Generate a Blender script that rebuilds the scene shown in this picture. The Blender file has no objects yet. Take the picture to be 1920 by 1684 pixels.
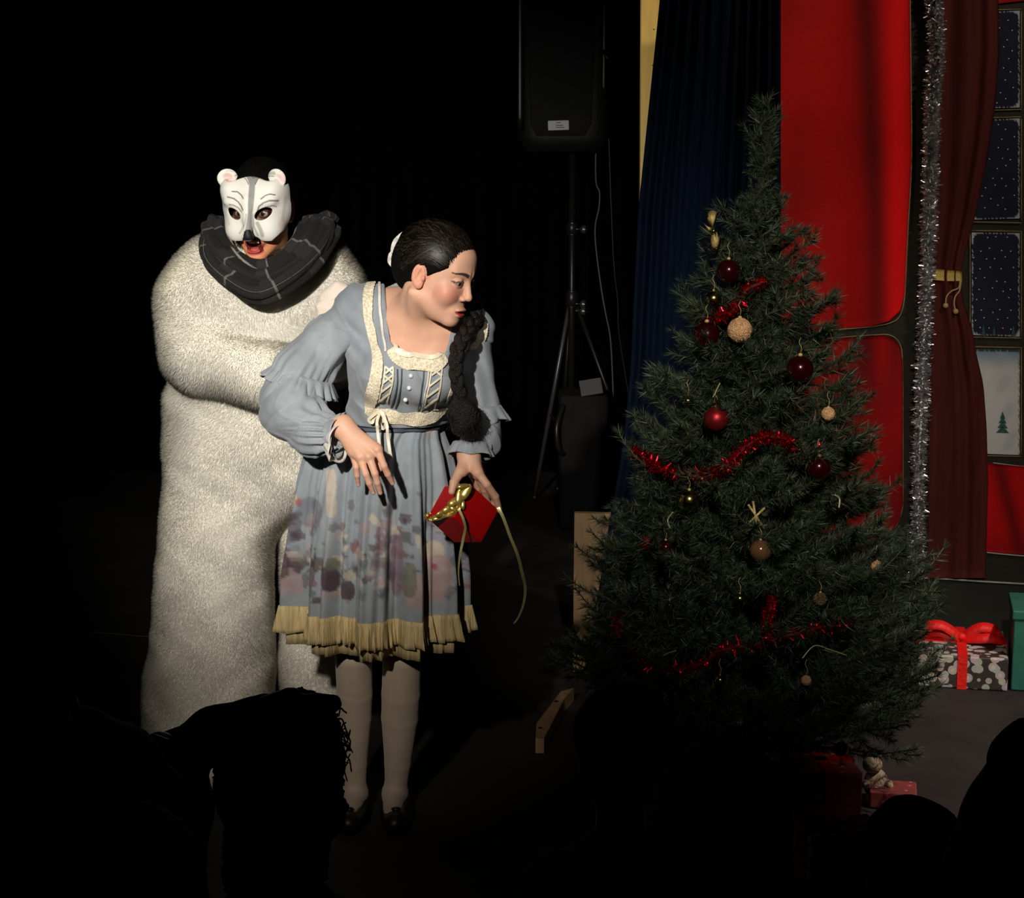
import bpy, bmesh, math, random
import numpy as np
from mathutils import Vector, Matrix, Quaternion
from mathutils.bvhtree import BVHTree

random.seed(5)
RNG = np.random.default_rng(5)
C = bpy.context.scene.collection
pi = math.pi

# ------------------------------------------------------------------ camera
TH = math.atan((842 - 305) / 3330.0)
FPX = 3330.0
CAM = np.array([0.0, 0.0, 1.65])
FW = np.array([0, math.cos(TH), -math.sin(TH)])
UP = np.array([0, math.sin(TH), math.cos(TH)])
cd = bpy.data.cameras.new('camera')
cd.lens = FPX / 1920 * 36
cd.sensor_width = 36
cd.clip_end = 60
cam = bpy.data.objects.new('camera', cd)
cam.location = CAM
cam.rotation_euler = (pi / 2 - TH, 0, 0)
C.objects.link(cam)
bpy.context.scene.camera = cam

# ------------------------------------------------------------------ world, lights, exposure
w = bpy.data.worlds.new('dark_hall')
bpy.context.scene.world = w
w.use_nodes = True
w.node_tree.nodes['Background'].inputs[0].default_value = (0.55, 0.65, 1.0, 1)
w.node_tree.nodes['Background'].inputs[1].default_value = 0.0035


def spot(name, loc, aim, power, deg, blend, radius, color):
    l = bpy.data.lights.new(name, 'SPOT')
    l.energy = power
    l.spot_size = math.radians(deg)
    l.spot_blend = blend
    l.shadow_soft_size = radius
    l.color = color
    o = bpy.data.objects.new(name, l)
    o.location = loc
    d = Vector(aim) - Vector(loc)
    o.rotation_euler = d.to_track_quat('-Z', 'Y').to_euler()
    C.objects.link(o)
    return o


spot('leg_fill', (-0.9, 0.2, 2.5), (-0.5, 4.4, 0.62), 215, 19, 1.0, 0.05, (1.0, 0.9, 0.76))  # unseen fill lamp, added to brighten the legs below the main beam
spot('stage_spot', (-0.9, 0.2, 2.55), (-0.56, 4.4, 1.47), 980, 28.5, 1.0, 0.05, (1.0, 0.94, 0.85))
spot('tree_spot', (0.35, 0.3, 2.9), (0.78, 4.5, 1.12), 420, 25, 1.0, 0.045, (1.0, 0.93, 0.82))
spot('side_spot', (2.7, 3.2, 3.3), (1.6, 4.9, 0.0), 480, 36, 0.9, 0.08, (1.0, 0.88, 0.8))
spot('set_spot', (2.3, 3.3, 3.4), (1.40, 6.0, 2.25), 125, 58, 0.9, 0.08, (1.0, 0.88, 0.74))
spot('post_spot', (-0.9, 4.7, 3.8), (0.42, 6.0, 2.4), 110, 26, 0.9, 0.06, (1.0, 0.82, 0.5))
vs = bpy.context.scene.view_settings
vs.view_transform = 'Standard'
vs.look = 'None'
vs.exposure = 0.0
vs.gamma = 1.0
vs.use_curve_mapping = False


# ------------------------------------------------------------------ projection helpers
def P(px, py, Y):
    d = FW + (px - 960) / FPX * np.array([1.0, 0, 0]) - (py - 842) / FPX * UP
    return CAM + d * (Y / d[1])


def PV(px, py, Y):
    return Vector(P(px, py, Y))


def topx(v):
    v = np.asarray(v) - CAM
    dep = v @ FW
    return v[..., 0] / dep * FPX + 960, 842 - (v @ UP) / dep * FPX


def lin(r, g, b):
    f = lambda c: ((c / 255 + 0.055) / 1.055) ** 2.4 if c > 10 else c / 255 / 12.92
    return (f(r), f(g), f(b))


# ------------------------------------------------------------------ materials
def mat(name, col, rough=0.6, metal=0.0, var=0.0, vscale=8.0, bump=0.0, bscale=60.0, attr=False,
        sheen=0.0, coat=0.0, spec=0.5, sss=0.0, stretch=None, trans=0.0, bdist=0.01, emit=None):
    m = bpy.data.materials.new(name)
    m.use_nodes = True
    nt = m.node_tree
    N, L = nt.nodes, nt.links
    b = N['Principled BSDF']
    b.inputs['Roughness'].default_value = rough
    b.inputs['Metallic'].default_value = metal
    b.inputs['Specular IOR Level'].default_value = spec
    b.inputs['Sheen Weight'].default_value = sheen
    b.inputs['Coat Weight'].default_value = coat
    if trans:
        b.inputs['Transmission Weight'].default_value = trans
    if sss:
        b.inputs['Subsurface Weight'].default_value = sss
        b.inputs['Subsurface Radius'].default_value = (1.0, 0.35, 0.2)
        b.inputs['Subsurface Scale'].default_value = 0.006
    tc = N.new('ShaderNodeTexCoord')
    mp = N.new('ShaderNodeMapping')
    L.new(tc.outputs['Object'], mp.inputs['Vector'])
    if stretch:
        mp.inputs['Scale'].default_value = stretch
    src = None
    if attr:
        a = N.new('ShaderNodeAttribute')
        a.attribute_name = 'Col'
        src = a.outputs['Color']
    else:
        rgb = N.new('ShaderNodeRGB')
        rgb.outputs[0].default_value = (*col, 1)
        src = rgb.outputs[0]
    n = N.new('ShaderNodeTexNoise')
    n.inputs['Scale'].default_value = vscale
    n.inputs['Detail'].default_value = 4
    L.new(mp.outputs[0], n.inputs['Vector'])
    mr = N.new('ShaderNodeMapRange')
    mr.inputs[1].default_value = 0.3
    mr.inputs[2].default_value = 0.7
    mr.inputs[3].default_value = 1 - var
    mr.inputs[4].default_value = 1 + var
    L.new(n.outputs[0], mr.inputs[0])
    mx = N.new('ShaderNodeVectorMath')
    mx.operation = 'SCALE'
    L.new(src, mx.inputs[0])
    L.new(mr.outputs[0], mx.inputs['Scale'])
    L.new(mx.outputs[0], b.inputs['Base Color'])
    if bump:
        nb = N.new('ShaderNodeTexNoise')
        nb.inputs['Scale'].default_value = bscale
        nb.inputs['Detail'].default_value = 3
        L.new(mp.outputs[0], nb.inputs['Vector'])
        bp = N.new('ShaderNodeBump')
        bp.inputs['Strength'].default_value = bump
        bp.inputs['Distance'].default_value = bdist
        L.new(nb.outputs[0], bp.inputs['Height'])
        L.new(bp.outputs[0], b.inputs['Normal'])
    if emit:
        b.inputs['Emission Color'].default_value = (*emit[:3], 1)
        b.inputs['Emission Strength'].default_value = emit[3]
    return m


M = {}
M['black_wall'] = mat('black_wall', (.006, .006, .007), .95, var=.3, bump=.2)
M['floor'] = mat('floor', (.030, .024, .0225), .75, var=.25, vscale=5, bump=.15, bscale=180, spec=.25)
M['black_cloth'] = mat('black_cloth', (.002, .002, .0023), .95, var=.3, bump=.3, bscale=200, spec=.02)
M['skin'] = mat('skin', (.6, .36, .26), .5, var=.05, vscale=14, attr=True, sss=.25, bump=.12, bscale=350, bdist=.002, spec=.35)
M['fur'] = mat('fur', (.82, .79, .70), .9, var=.06, vscale=9, bump=.5, bscale=130, sheen=.2, spec=.1)
M['fur_strand'] = mat('fur_strand', (.86, .83, .735), .9, var=.06, vscale=7, spec=.15)
M['paw'] = mat('paw', (.80, .69, .60), .9, var=.05, bump=.3, bscale=250, sheen=.3, spec=.1)
M['mask'] = mat('mask', (.8, .8, .8), .55, attr=True, spec=.3, bump=.08, bscale=90, bdist=.003)
M['dress'] = mat('dress', (.21, .24, .29), .75, attr=True, var=.12, vscale=22, bump=.35, bscale=260, bdist=.003, sheen=.15, spec=.25)
M['dress_sheer'] = M['dress']
M['lace'] = mat('lace', (.74, .66, .50), .85, var=.35, vscale=210, bump=.5, bscale=260, bdist=.004, spec=.2)
M['hem_lace'] = mat('hem_lace', (.60, .47, .24), .85, var=.3, vscale=26, bump=.6, bscale=60, bdist=.008, spec=.2, stretch=(5, 5, .25))
M['satin'] = mat('satin', (.74, .68, .52), .35, var=.1, vscale=40, spec=.5)
M['white_cloth'] = mat('white_cloth', (.7, .66, .62), .7, var=.1, vscale=40, bump=.4, bscale=60)
M['tights'] = mat('tights', (.60, .49, .38), .7, var=.05, vscale=40, bump=.2, bscale=600, bdist=.002, sheen=.3)
M['hair'] = mat('hair', (.005, .004, .0035), .8, var=.3, vscale=60, bump=.15, bscale=180, spec=.05)
M['hair_strand'] = mat('hair_strand', (.014, .010, .007), .45, attr=True, spec=.3)
M['braid'] = mat('braid', (.009, .006, .0045), .5, var=.3, vscale=90, bump=.6, bscale=300, spec=.3)
M['black_hair'] = mat('black_hair', (.003, .003, .003), .9, var=.3, vscale=60, bump=.3, bscale=120, spec=.04)
M['dark_coat'] = mat('dark_coat', (.010, .009, .010), .9, var=.3, bump=.3, bscale=120, spec=.2)
M['brown_coat'] = mat('brown_coat', (.05, .03, .02), .9, var=.3, bump=.3, bscale=120, spec=.2)
M['eye'] = mat('eye', (1, 1, 1), .15, attr=True, coat=.5)
M['teeth'] = mat('teeth', (.75, .68, .55), .3, coat=.3)
M['button'] = mat('button', (.75, .75, .78), .25, coat=.4)
M['shoe'] = mat('shoe', (.01, .009, .009), .4)
M['piping'] = mat('piping', (.05, .065, .09), .7)
M['gift_red'] = mat('gift_red', lin(176, 5, 10), .5, var=.04, spec=.35)
M['gold_foil'] = mat('gold_foil', (.72, .53, .14), .28, metal=.75, var=.25, vscale=30, bump=.15, bscale=40)
M['gold_ribbon'] = mat('gold_ribbon', (.80, .74, .30), .3, metal=.55, var=.15, vscale=30)
M['gold_string'] = mat('gold_string', (.62, .60, .32), .4, metal=.4)
M['bow_gold'] = mat('bow_gold', (.66, .48, .18), .45, metal=.15, var=.2, vscale=60, bump=.4, bscale=120)
M['red_ball'] = mat('red_ball', (.05, .002, .004), .20, metal=.5, coat=.6, spec=.6)
M['red_matte'] = mat('red_matte', (.42, .022, .03), .4, metal=.75, bump=.2, bscale=500, bdist=.002)
M['gold_ball'] = mat('gold_ball', (.58, .50, .17), .2, metal=1.0, bump=.1, bscale=30)
M['glitter_ball'] = mat('glitter_ball', (1.0, .56, .28), .3, metal=.25, var=.4, vscale=300, bump=.6, bscale=420, bdist=.01, spec=1.0)
M['brown_glitter'] = mat('brown_glitter', (.35, .24, .14), .35, metal=.8, var=.4, vscale=260, bump=1.0, bscale=320, bdist=.01)
M['amber'] = mat('amber', (.30, .15, .07), .15, metal=.5, coat=.4)
M['tinsel_red'] = mat('tinsel_red', (.85, .012, .03), .25, metal=1.0)
M['tinsel_silver'] = mat('tinsel_silver', (.82, .81, .82), .27, metal=1.0)
M['tinsel_core_red'] = mat('tinsel_core_red', (.10, .004, .006), .8)
M['tinsel_core'] = mat('tinsel_core', (.12, .12, .13), .6, metal=.5)
M['needle'] = mat('needle', (.1, .1, .1), .55, attr=True, spec=.35)
M['bark'] = mat('bark', (.018, .020, .010), .8)
M['navy'] = mat('navy', (.003, .0065, .016), .95, var=.25, vscale=30, bump=.3, bscale=300, stretch=(4, 4, .3), spec=.04)
M['wood_light'] = mat('wood_light', (.80, .56, .17), .6, var=.12, vscale=7, stretch=(6, 6, .5), bump=.1, bscale=50)
M['wood'] = mat('wood', (.42, .26, .13), .65, var=.18, vscale=9, stretch=(7, 7, .5), bump=.2, bscale=50)
M['knot'] = mat('knot', (.22, .10, .03), .7)
M['set_brown'] = mat('set_brown', (.014, .009, .004), .8, var=.3, vscale=6, bump=.3, bscale=40)
M['set_dark'] = mat('set_dark', (.012, .014, .008), .85, var=.3, vscale=6)
M['gold_line'] = mat('gold_line', (.30, .22, .09), .6, var=.35, vscale=30)
M['white_line'] = mat('white_line', (.42, .38, .34), .7, var=.25, vscale=20)
M['paint'] = mat('paint', (1, 1, 1), .75, attr=True, var=.10, vscale=5, bump=.1, bscale=60, spec=.2)
M['paint_fine'] = mat('paint_fine', (1, 1, 1), .75, attr=True, var=.05, vscale=12, spec=.2)
M['maroon'] = mat('maroon', (.085, .016, .013), .95, var=.22, vscale=7, stretch=(4, 4, .4), bump=.3, bscale=200, spec=.15)
M['yellow_band'] = mat('yellow_band', (.62, .42, .10), .8, var=.1)
M['tassel'] = mat('tassel', (.50, .36, .16), .8, var=.1)
M['star'] = mat('star', (.75, .78, .85), .8)
M['speaker'] = mat('speaker', (.008, .0085, .0085), .55, var=.1, bump=.15, bscale=200)
M['grille'] = mat('grille', (.010, .010, .011), .7, var=.3, vscale=300, bump=.6, bscale=500)
M['stand'] = mat('stand', (.025, .025, .025), .35, metal=.6)
M['stand_leg'] = mat('stand_leg', (.10, .095, .09), .35, metal=.6)
M['sticker'] = mat('sticker', (.62, .60, .60), .6)
M['smudge'] = mat('smudge', (.18, .17, .17), .7)
M['paper'] = mat('paper', (.10, .10, .095), .8)
M['teal'] = mat('teal', (.02, .14, .10), .55, var=.1, vscale=20, bump=.2, bscale=30)
M['bow_red'] = mat('bow_red', lin(225, 20, 14), .55, var=.1, vscale=30, bump=.3, bscale=80)
M['cable'] = mat('cable', (.09, .085, .08), .5)


def pattern_mat(name, base, c1, c2, scale, thresh=.32):
    m = mat(name, base, .5, bump=.1, bscale=40)
    nt = m.node_tree
    N, L = nt.nodes, nt.links
    b = N['Principled BSDF']
    tc = N.new('ShaderNodeTexCoord')
    v = N.new('ShaderNodeTexVoronoi')
    v.inputs['Scale'].default_value = scale
    L.new(tc.outputs['Object'], v.inputs['Vector'])
    r = N.new('ShaderNodeValToRGB')
    r.color_ramp.interpolation = 'CONSTANT'
    r.color_ramp.elements[0].color = (*c1, 1)
    e = r.color_ramp.elements[1]
    e.position = thresh
    e.color = (*base, 1)
    e = r.color_ramp.elements.new(thresh * .45)
    e.color = (*c2, 1)
    L.new(v.outputs['Distance'], r.inputs[0])
    hs = N.new('ShaderNodeMix')
    hs.data_type = 'RGBA'
    hs.blend_type = 'MULTIPLY'
    hs.inputs['Factor'].default_value = .25
    L.new(r.outputs[0], hs.inputs['A'])
    L.new(v.outputs['Color'], hs.inputs['B'])
    L.new(hs.outputs['Result'], b.inputs['Base Color'])
    return m


M['gift_print'] = pattern_mat('gift_print', (.045, .035, .03), (.62, .55, .51), (.50, .45, .42), 33, .50)
M['gift_pink'] = pattern_mat('gift_pink', (.28, .06, .05), (.55, .34, .28), (.40, .05, .05), 40, .4)

# ------------------------------------------------------------------ mesh helpers
ORG = {}


def setp(o, label=None, cat=None, group=None, kind=None):
    if label: o['label'] = label
    if cat: o['category'] = cat
    if group: o['group'] = group
    if kind: o['kind'] = kind
    return o


def thing(name, loc, label, cat, group=None):
    o = bpy.data.objects.new(name, None)
    o.empty_display_size = .1
    o.location = loc
    C.objects.link(o)
    ORG[o.name] = np.array(loc, float)
    return setp(o, label, cat, group)


def mesh_data(name, V, F, material, smooth=True, col=None, uv=None):
    V = np.asarray(V, np.float32)
    me = bpy.data.meshes.new(name)
    if isinstance(F, np.ndarray):
        n, k = F.shape
        me.vertices.add(len(V))
        me.vertices.foreach_set('co', V.ravel())
        me.loops.add(n * k)
        me.loops.foreach_set('vertex_index', F.astype(np.int32).ravel())
        me.polygons.add(n)
        me.polygons.foreach_set('loop_start', np.arange(0, n * k, k, dtype=np.int32))
        me.update(calc_edges=True)
    else:
        me.from_pydata(V.tolist(), [], [list(map(int, f)) for f in F])
    me.polygons.foreach_set('use_smooth', np.full(len(me.polygons), bool(smooth)))
    if col is not None:
        ca = me.color_attributes.new('Col', 'FLOAT_COLOR', 'POINT')
        c4 = np.ones((len(V), 4), np.float32)
        c4[:, :3] = np.broadcast_to(col, (len(V), 3))
        ca.data.foreach_set('color', c4.ravel())
    if uv is not None:
        ul = me.uv_layers.new(name='UVMap')
        idx = np.empty(len(me.loops), np.int32)
        me.loops.foreach_get('vertex_index', idx)
        ul.data.foreach_set('uv', np.asarray(uv, np.float32)[idx].ravel())
    me.materials.append(material)
    me.update()
    return me


def mk(name, V, F, material, parent=None, smooth=True, col=None, uv=None, label=None, cat=None, group=None,
       kind=None, org=None):
    """world-space geometry -> one object; parts share their thing's origin"""
    V = np.asarray(V, float)
    if parent is not None:
        o0 = ORG[parent.name]
    elif org is not None:
        o0 = np.array(org, float)
    else:
        lo, hi = V.min(0), V.max(0)
        o0 = np.array([(lo[0] + hi[0]) / 2, (lo[1] + hi[1]) / 2, lo[2]])
    me = mesh_data(name, V - o0, F, material, smooth, col, uv)
    o = bpy.data.objects.new(name, me)
    C.objects.link(o)
    ORG[o.name] = o0
    if parent is not None:
        o.parent = parent
    else:
        o.location = o0
    return setp(o, label, cat, group, kind)


class G:
    def __init__(s):
        s.V, s.F, s.n, s.uv = [], [], 0, []

    def add(s, V, F, uv=None):
        V = np.asarray(V, float)
        s.V.append(V)
        s.F += [[int(i) + s.n for i in f] for f in F]
        s.uv.append(np.zeros((len(V), 2)) if uv is None else np.asarray(uv))
        s.n += len(V)
        return s

    def mk(s, name, material, parent=None, **k):
        if k.pop('useuv', False):
            k['uv'] = np.concatenate(s.uv)
        return mk(name, np.concatenate(s.V), s.F, material, parent, **k)


def grid_faces(nu, nv, cu=False, cv=False):
    F = []
    for i in range(nu if cu else nu - 1):
        for j in range(nv if cv else nv - 1):
            a, b = i * nv + j, i * nv + (j + 1) % nv
            c, d = ((i + 1) % nu) * nv + (j + 1) % nv, ((i + 1) % nu) * nv + j
            F.append((a, b, c, d))
    return F


def spline(pts, n, closed=False):
    pts = np.asarray(pts, float)
    m = len(pts)
    out = []
    segs = m if closed else m - 1
    for t in np.linspace(0, segs, n, endpoint=not closed):
        i = min(int(t), segs - 1)
        u = t - i
        g = lambda k: pts[k % m] if closed else pts[min(max(k, 0), m - 1)]
        p0, p1, p2, p3 = g(i - 1), g(i), g(i + 1), g(i + 2)
        out.append(.5 * ((2 * p1) + (-p0 + p2) * u + (2 * p0 - 5 * p1 + 4 * p2 - p3) * u * u + (-p0 + 3 * p1 - 3 * p2 + p3) * u ** 3))
    return np.array(out)


def tube(pts, r, seg=8, closed=False, sect=None, cap=True):
    """sweep; r number or array; sect(i, phi)->radius factor"""
    pts = np.asarray(pts, float)
    n = len(pts)
    r = np.broadcast_to(r, (n,)).astype(float)
    if closed:
        T = np.roll(pts, -1, 0) - np.roll(pts, 1, 0)
    else:
        T = np.gradient(pts, axis=0)
    T /= np.linalg.norm(T, axis=1)[:, None] + 1e-12
    a = np.cross(T[0], [0.31, .2, .93])
    a /= np.linalg.norm(a)
    V = []
    uv = []
    for i in range(n):
        a = a - T[i] * (a @ T[i])
        a /= np.linalg.norm(a) + 1e-12
        b = np.cross(T[i], a)
        for j in range(seg):
            ph = 2 * pi * j / seg
            k = sect(i, ph) if sect else 1.0
            V.append(pts[i] + r[i] * k * (math.cos(ph) * a + math.sin(ph) * b))
            uv.append((i / n, j / seg))
    F = grid_faces(n, seg, closed, True)
    if not closed and cap:
        F.append(tuple(range(seg))[::-1])
        F.append(tuple((n - 1) * seg + j for j in range(seg)))
    return np.array(V), F, uv


def sphere(c, r, nu=20, nv=14, R=None):
    V = []
    r = np.broadcast_to(r, (3,))
    for i in range(nv + 1):
        t = pi * i / nv
        for j in range(nu):
            p = 2 * pi * j / nu
            V.append([math.sin(t) * math.cos(p), math.sin(t) * math.sin(p), math.cos(t)])
    V = np.array(V) * r
    if R is not None: V = V @ np.array(R).T
    F = [(i * nu + j, (i + 1) * nu + j, (i + 1) * nu + (j + 1) % nu, i * nu + (j + 1) % nu) for i in range(nv) for j in range(nu)]
    return V + np.array(c), F


def lathe(prof, c, seg=20, axis=(0, 0, 1)):
    q = Vector((0, 0, 1)).rotation_difference(Vector(axis)).to_matrix()
    V = []
    for (r, z) in prof:
        for j in range(seg):
            p = 2 * pi * j / seg
            V.append(q @ Vector((r * math.cos(p), r * math.sin(p), z)))
    F = grid_faces(len(prof), seg, False, True)
    F = [f[::-1] for f in F]
    F.append(tuple(range(seg))[::-1])
    F.append(tuple((len(prof) - 1) * seg + j for j in range(seg)))
    return np.array(V) + np.array(c), F


def box(c, s, R=None, bevel=0.0, seg=2):
    bm = bmesh.new()
    bmesh.ops.create_cube(bm, size=1)
    for v in bm.verts: v.co = Vector((v.co.x * s[0], v.co.y * s[1], v.co.z * s[2]))
    if bevel: bmesh.ops.bevel(bm, geom=bm.edges[:], offset=bevel, segments=seg, affect='EDGES', profile=.5)
    V = np.array([v.co[:] for v in bm.verts])
    F = [[v.index for v in f.verts] for f in bm.faces]
    bm.free()
    if R is not None: V = V @ np.array(R).T
    return V + np.array(c), F


def strip(pts, nrm, wd, th=.0015, wave=0, wamp=0, edge=0, efreq=0):
    """flat ribbon following pts, lying across nrm; wd number/array"""
    pts = np.asarray(pts, float)
    nrm = np.asarray(nrm, float)
    n = len(pts)
    wd = np.broadcast_to(wd, (n,))
    T = np.gradient(pts, axis=0)
    T /= np.linalg.norm(T, axis=1)[:, None] + 1e-12
    nrm = np.broadcast_to(nrm, pts.shape)
    B = np.cross(T, nrm)
    B /= np.linalg.norm(B, axis=1)[:, None] + 1e-12
    N2 = np.cross(B, T)
    V = []
    for i in range(n):
        o = wamp * math.sin(wave * i) * N2[i]
        w2 = wd[i] / 2 * (1 + edge * abs(math.sin(efreq * i)))
        for s, h in ((-1, 0), (1, 0), (1, th), (-1, th)):
            V.append(pts[i] + B[i] * s * w2 + N2[i] * h + o)
    F = grid_faces(n, 4, False, True)
    F.append((0, 1, 2, 3))
    F.append(((n - 1) * 4 + 3, (n - 1) * 4 + 2, (n - 1) * 4 + 1, (n - 1) * 4))
    return np.array(V), F


# ------------------------------------------------------------------ signed distance sculpting
def A3(v): return np.asarray(v, np.float32)[:, None]


def ell(p, c, r, R=None):
    q = p - A3(c)
    if R is not None: q = np.asarray(R, np.float32).T @ q
    r = A3(r)
    k0 = np.sqrt(((q / r) ** 2).sum(0))
    k1 = np.sqrt(((q / r ** 2) ** 2).sum(0)) + 1e-9
    return k0 * (k0 - 1) / k1


def sph(p, c, r): return np.sqrt(((p - A3(c)) ** 2).sum(0)) - r


def cap(p, a, b, ra, rb):
    a = np.asarray(a, np.float32)
    b = np.asarray(b, np.float32)
    ba = b - a
    q = p - a[:, None]
    t = np.clip((ba[:, None] * q).sum(0) / (ba @ ba + 1e-12), 0, 1)
    return np.sqrt(((q - t * ba[:, None]) ** 2).sum(0)) - (ra + (rb - ra) * t)


def smin(a, b, k):
    h = np.clip(.5 + .5 * (b - a) / k, 0, 1)
    return b * (1 - h) + a * h - k * h * (1 - h)


def smax(a, b, k): return -smin(-a, -b, k)


def chain(p, pts, rs, k=.01):
    d = None
    for i in range(len(pts) - 1):
        e = cap(p, pts[i], pts[i + 1], rs[i], rs[i + 1])
        d = e if d is None else smin(d, e, k)
    return d


def sculpt(f, lo, hi, h, margin=1.5):
    lo = np.asarray(lo, float)
    hi = np.asarray(hi, float)
    B = 4
    nc = np.ceil((hi - lo) / (h * B)).astype(int)
    ax = [lo[i] + (np.arange(nc[i]) + .5) * h * B for i in range(3)]
    X = np.stack(np.meshgrid(*ax, indexing='ij')).reshape(3, -1).astype(np.float32)
    dc = f(X).reshape(nc)
    act = np.abs(dc) < h * B * margin
    N = nc * B + 1
    D = np.ones(N, np.float32)
    sg = np.sign(dc)
    D[:-1, :-1, :-1] = np.repeat(np.repeat(np.repeat(sg, B, 0), B, 1), B, 2)
    mk_ = np.zeros(N, bool)
    a = np.repeat(np.repeat(np.repeat(act, B, 0), B, 1), B, 2)
    for i in (0, 1):
        for j in (0, 1):
            for k in (0, 1):
                mk_[i:N[0] - 1 + i, j:N[1] - 1 + j, k:N[2] - 1 + k] |= a
    idx = np.nonzero(mk_)
    pts = np.stack([lo[i] + idx[i] * h for i in range(3)]).astype(np.float32)
    out = np.empty(pts.shape[1], np.float32)
    CH = 400000
    for s in range(0, pts.shape[1], CH):
        out[s:s + CH] = f(pts[:, s:s + CH])
    D[idx] = out
    S = D < 0
    s8 = np.zeros(N - 1, np.uint8)
    for i in (0, 1):
        for j in (0, 1):
            for k in (0, 1):
                s8 += S[i:N[0] - 1 + i, j:N[1] - 1 + j, k:N[2] - 1 + k]
    act = (s8 > 0) & (s8 < 8)
    ci = np.argwhere(act)
    acc = np.zeros((len(ci), 3))
    cnt = np.zeros(len(ci))
    for axis in range(3):
        u, v = [q for q in range(3) if q != axis]
        for i in (0, 1):
            for j in (0, 1):
                p0 = ci.copy()
                p0[:, u] += i
                p0[:, v] += j
                p1 = p0.copy()
                p1[:, axis] += 1
                d0 = D[p0[:, 0], p0[:, 1], p0[:, 2]]
                d1 = D[p1[:, 0], p1[:, 1], p1[:, 2]]
                m = (d0 < 0) != (d1 < 0)
                t = d0[m] / (d0[m] - d1[m])
                q = p0[m].astype(float)
                q[:, axis] += t
                acc[m] += q
                cnt[m] += 1
    V = lo + acc / cnt[:, None] * h
    cell = np.full(N - 1, -1, np.int32)
    cell[ci[:, 0], ci[:, 1], ci[:, 2]] = np.arange(len(ci))
    Fs = []
    for axis in range(3):
        u, v = (axis + 1) % 3, (axis + 2) % 3
        sl0 = [slice(None)] * 3
        sl1 = [slice(None)] * 3
        sl0[axis] = slice(0, -1)
        sl1[axis] = slice(1, None)
        a0, a1 = S[tuple(sl0)], S[tuple(sl1)]
        e = np.argwhere(a0 != a1)
        e = e[(e[:, u] > 0) & (e[:, v] > 0) & (e[:, u] < N[u] - 1) & (e[:, v] < N[v] - 1)]
        ins = a0[e[:, 0], e[:, 1], e[:, 2]]
        U = np.zeros(3, int)
        U[u] = 1
        W = np.zeros(3, int)
        W[v] = 1
        g = lambda q: cell[q[:, 0], q[:, 1], q[:, 2]]
        quad = np.stack([g(e - U - W), g(e - W), g(e), g(e - U)], 1)
        quad[~ins] = quad[~ins][:, ::-1]
        Fs.append(quad)
    F = np.concatenate(Fs)
    F = F[(F >= 0).all(1)]
    return V, F


def relax(V, F, it=1, lam=.5):
    n = len(V)
    for _ in range(it):
        acc = np.zeros((n, 3))
        cnt = np.zeros(n)
        for a, b in ((0, 1), (1, 2), (2, 3), (3, 0)):
            np.add.at(acc, F[:, a], V[F[:, b]])
            np.add.at(acc, F[:, b], V[F[:, a]])
            np.add.at(cnt, F[:, a], 1)
            np.add.at(cnt, F[:, b], 1)
        cnt[cnt == 0] = 1
        V = V + lam * (acc / cnt[:, None] - V)
    return V


def joinm(parts):
    V, F, n = [], [], 0
    for v, f in parts:
        V.append(v)
        F.append(f + n)
        n += len(v)
    return np.concatenate(V), np.concatenate(F)


def keep_main(V, F):
    lab = np.arange(len(V))
    while True:
        m = lab[F].min(1)
        new = lab.copy()
        for c in range(4): np.minimum.at(new, F[:, c], m)
        new = new[new]
        if (new == lab).all(): break
        lab = new
    keep = lab == np.bincount(lab).argmax()
    idx = np.cumsum(keep) - 1
    return V[keep], idx[F[keep[F[:, 0]]]]


def wob(p, f, a, s=0.0):
    return a * (np.sin(p[0] * f + 1.3 * np.sin(p[2] * f * .7 + s)) * np.sin(p[2] * f * .83 + 1.7 + s) + .6 * np.sin(p[1] * f * 1.1 + p[2] * f * .5 + s))


def seg_dist(x, y, pts):
    d = np.full(x.shape, 1e9)
    for (ax, ay), (bx, by) in zip(pts[:-1], pts[1:]):
        bx_, by_ = bx - ax, by - ay
        t = np.clip(((x - ax) * bx_ + (y - ay) * by_) / (bx_ * bx_ + by_ * by_ + 1e-9), 0, 1)
        d = np.minimum(d, np.hypot(x - ax - t * bx_, y - ay - t * by_))
    return d


def in_poly(x, y, poly):
    c = np.zeros(x.shape, bool)
    n = len(poly)
    for i in range(n):
        x0, y0 = poly[i]
        x1, y1 = poly[(i + 1) % n]
        if y0 == y1: continue
        m = ((y0 > y) != (y1 > y)) & (x < (x1 - x0) * (y - y0) / (y1 - y0) + x0)
        c ^= m
    return c


def mixc(col, m, c):
    m = np.clip(m, 0, 1)[:, None]
    return col * (1 - m) + np.array(c) * m


def ss(x, a, b):
    t = np.clip((x - a) / (b - a), 0, 1)
    return t * t * (3 - 2 * t)

# ================================================================== THE ROOM
RX0, RX1, RY0, RY1, RZ = -3.2, 3.6, -1.2, 9.8, 4.3
def slab(name, c, s, m):
    V, F = box(c, s)
    return mk(name, V, F, m, smooth=False, kind='structure')


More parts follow.
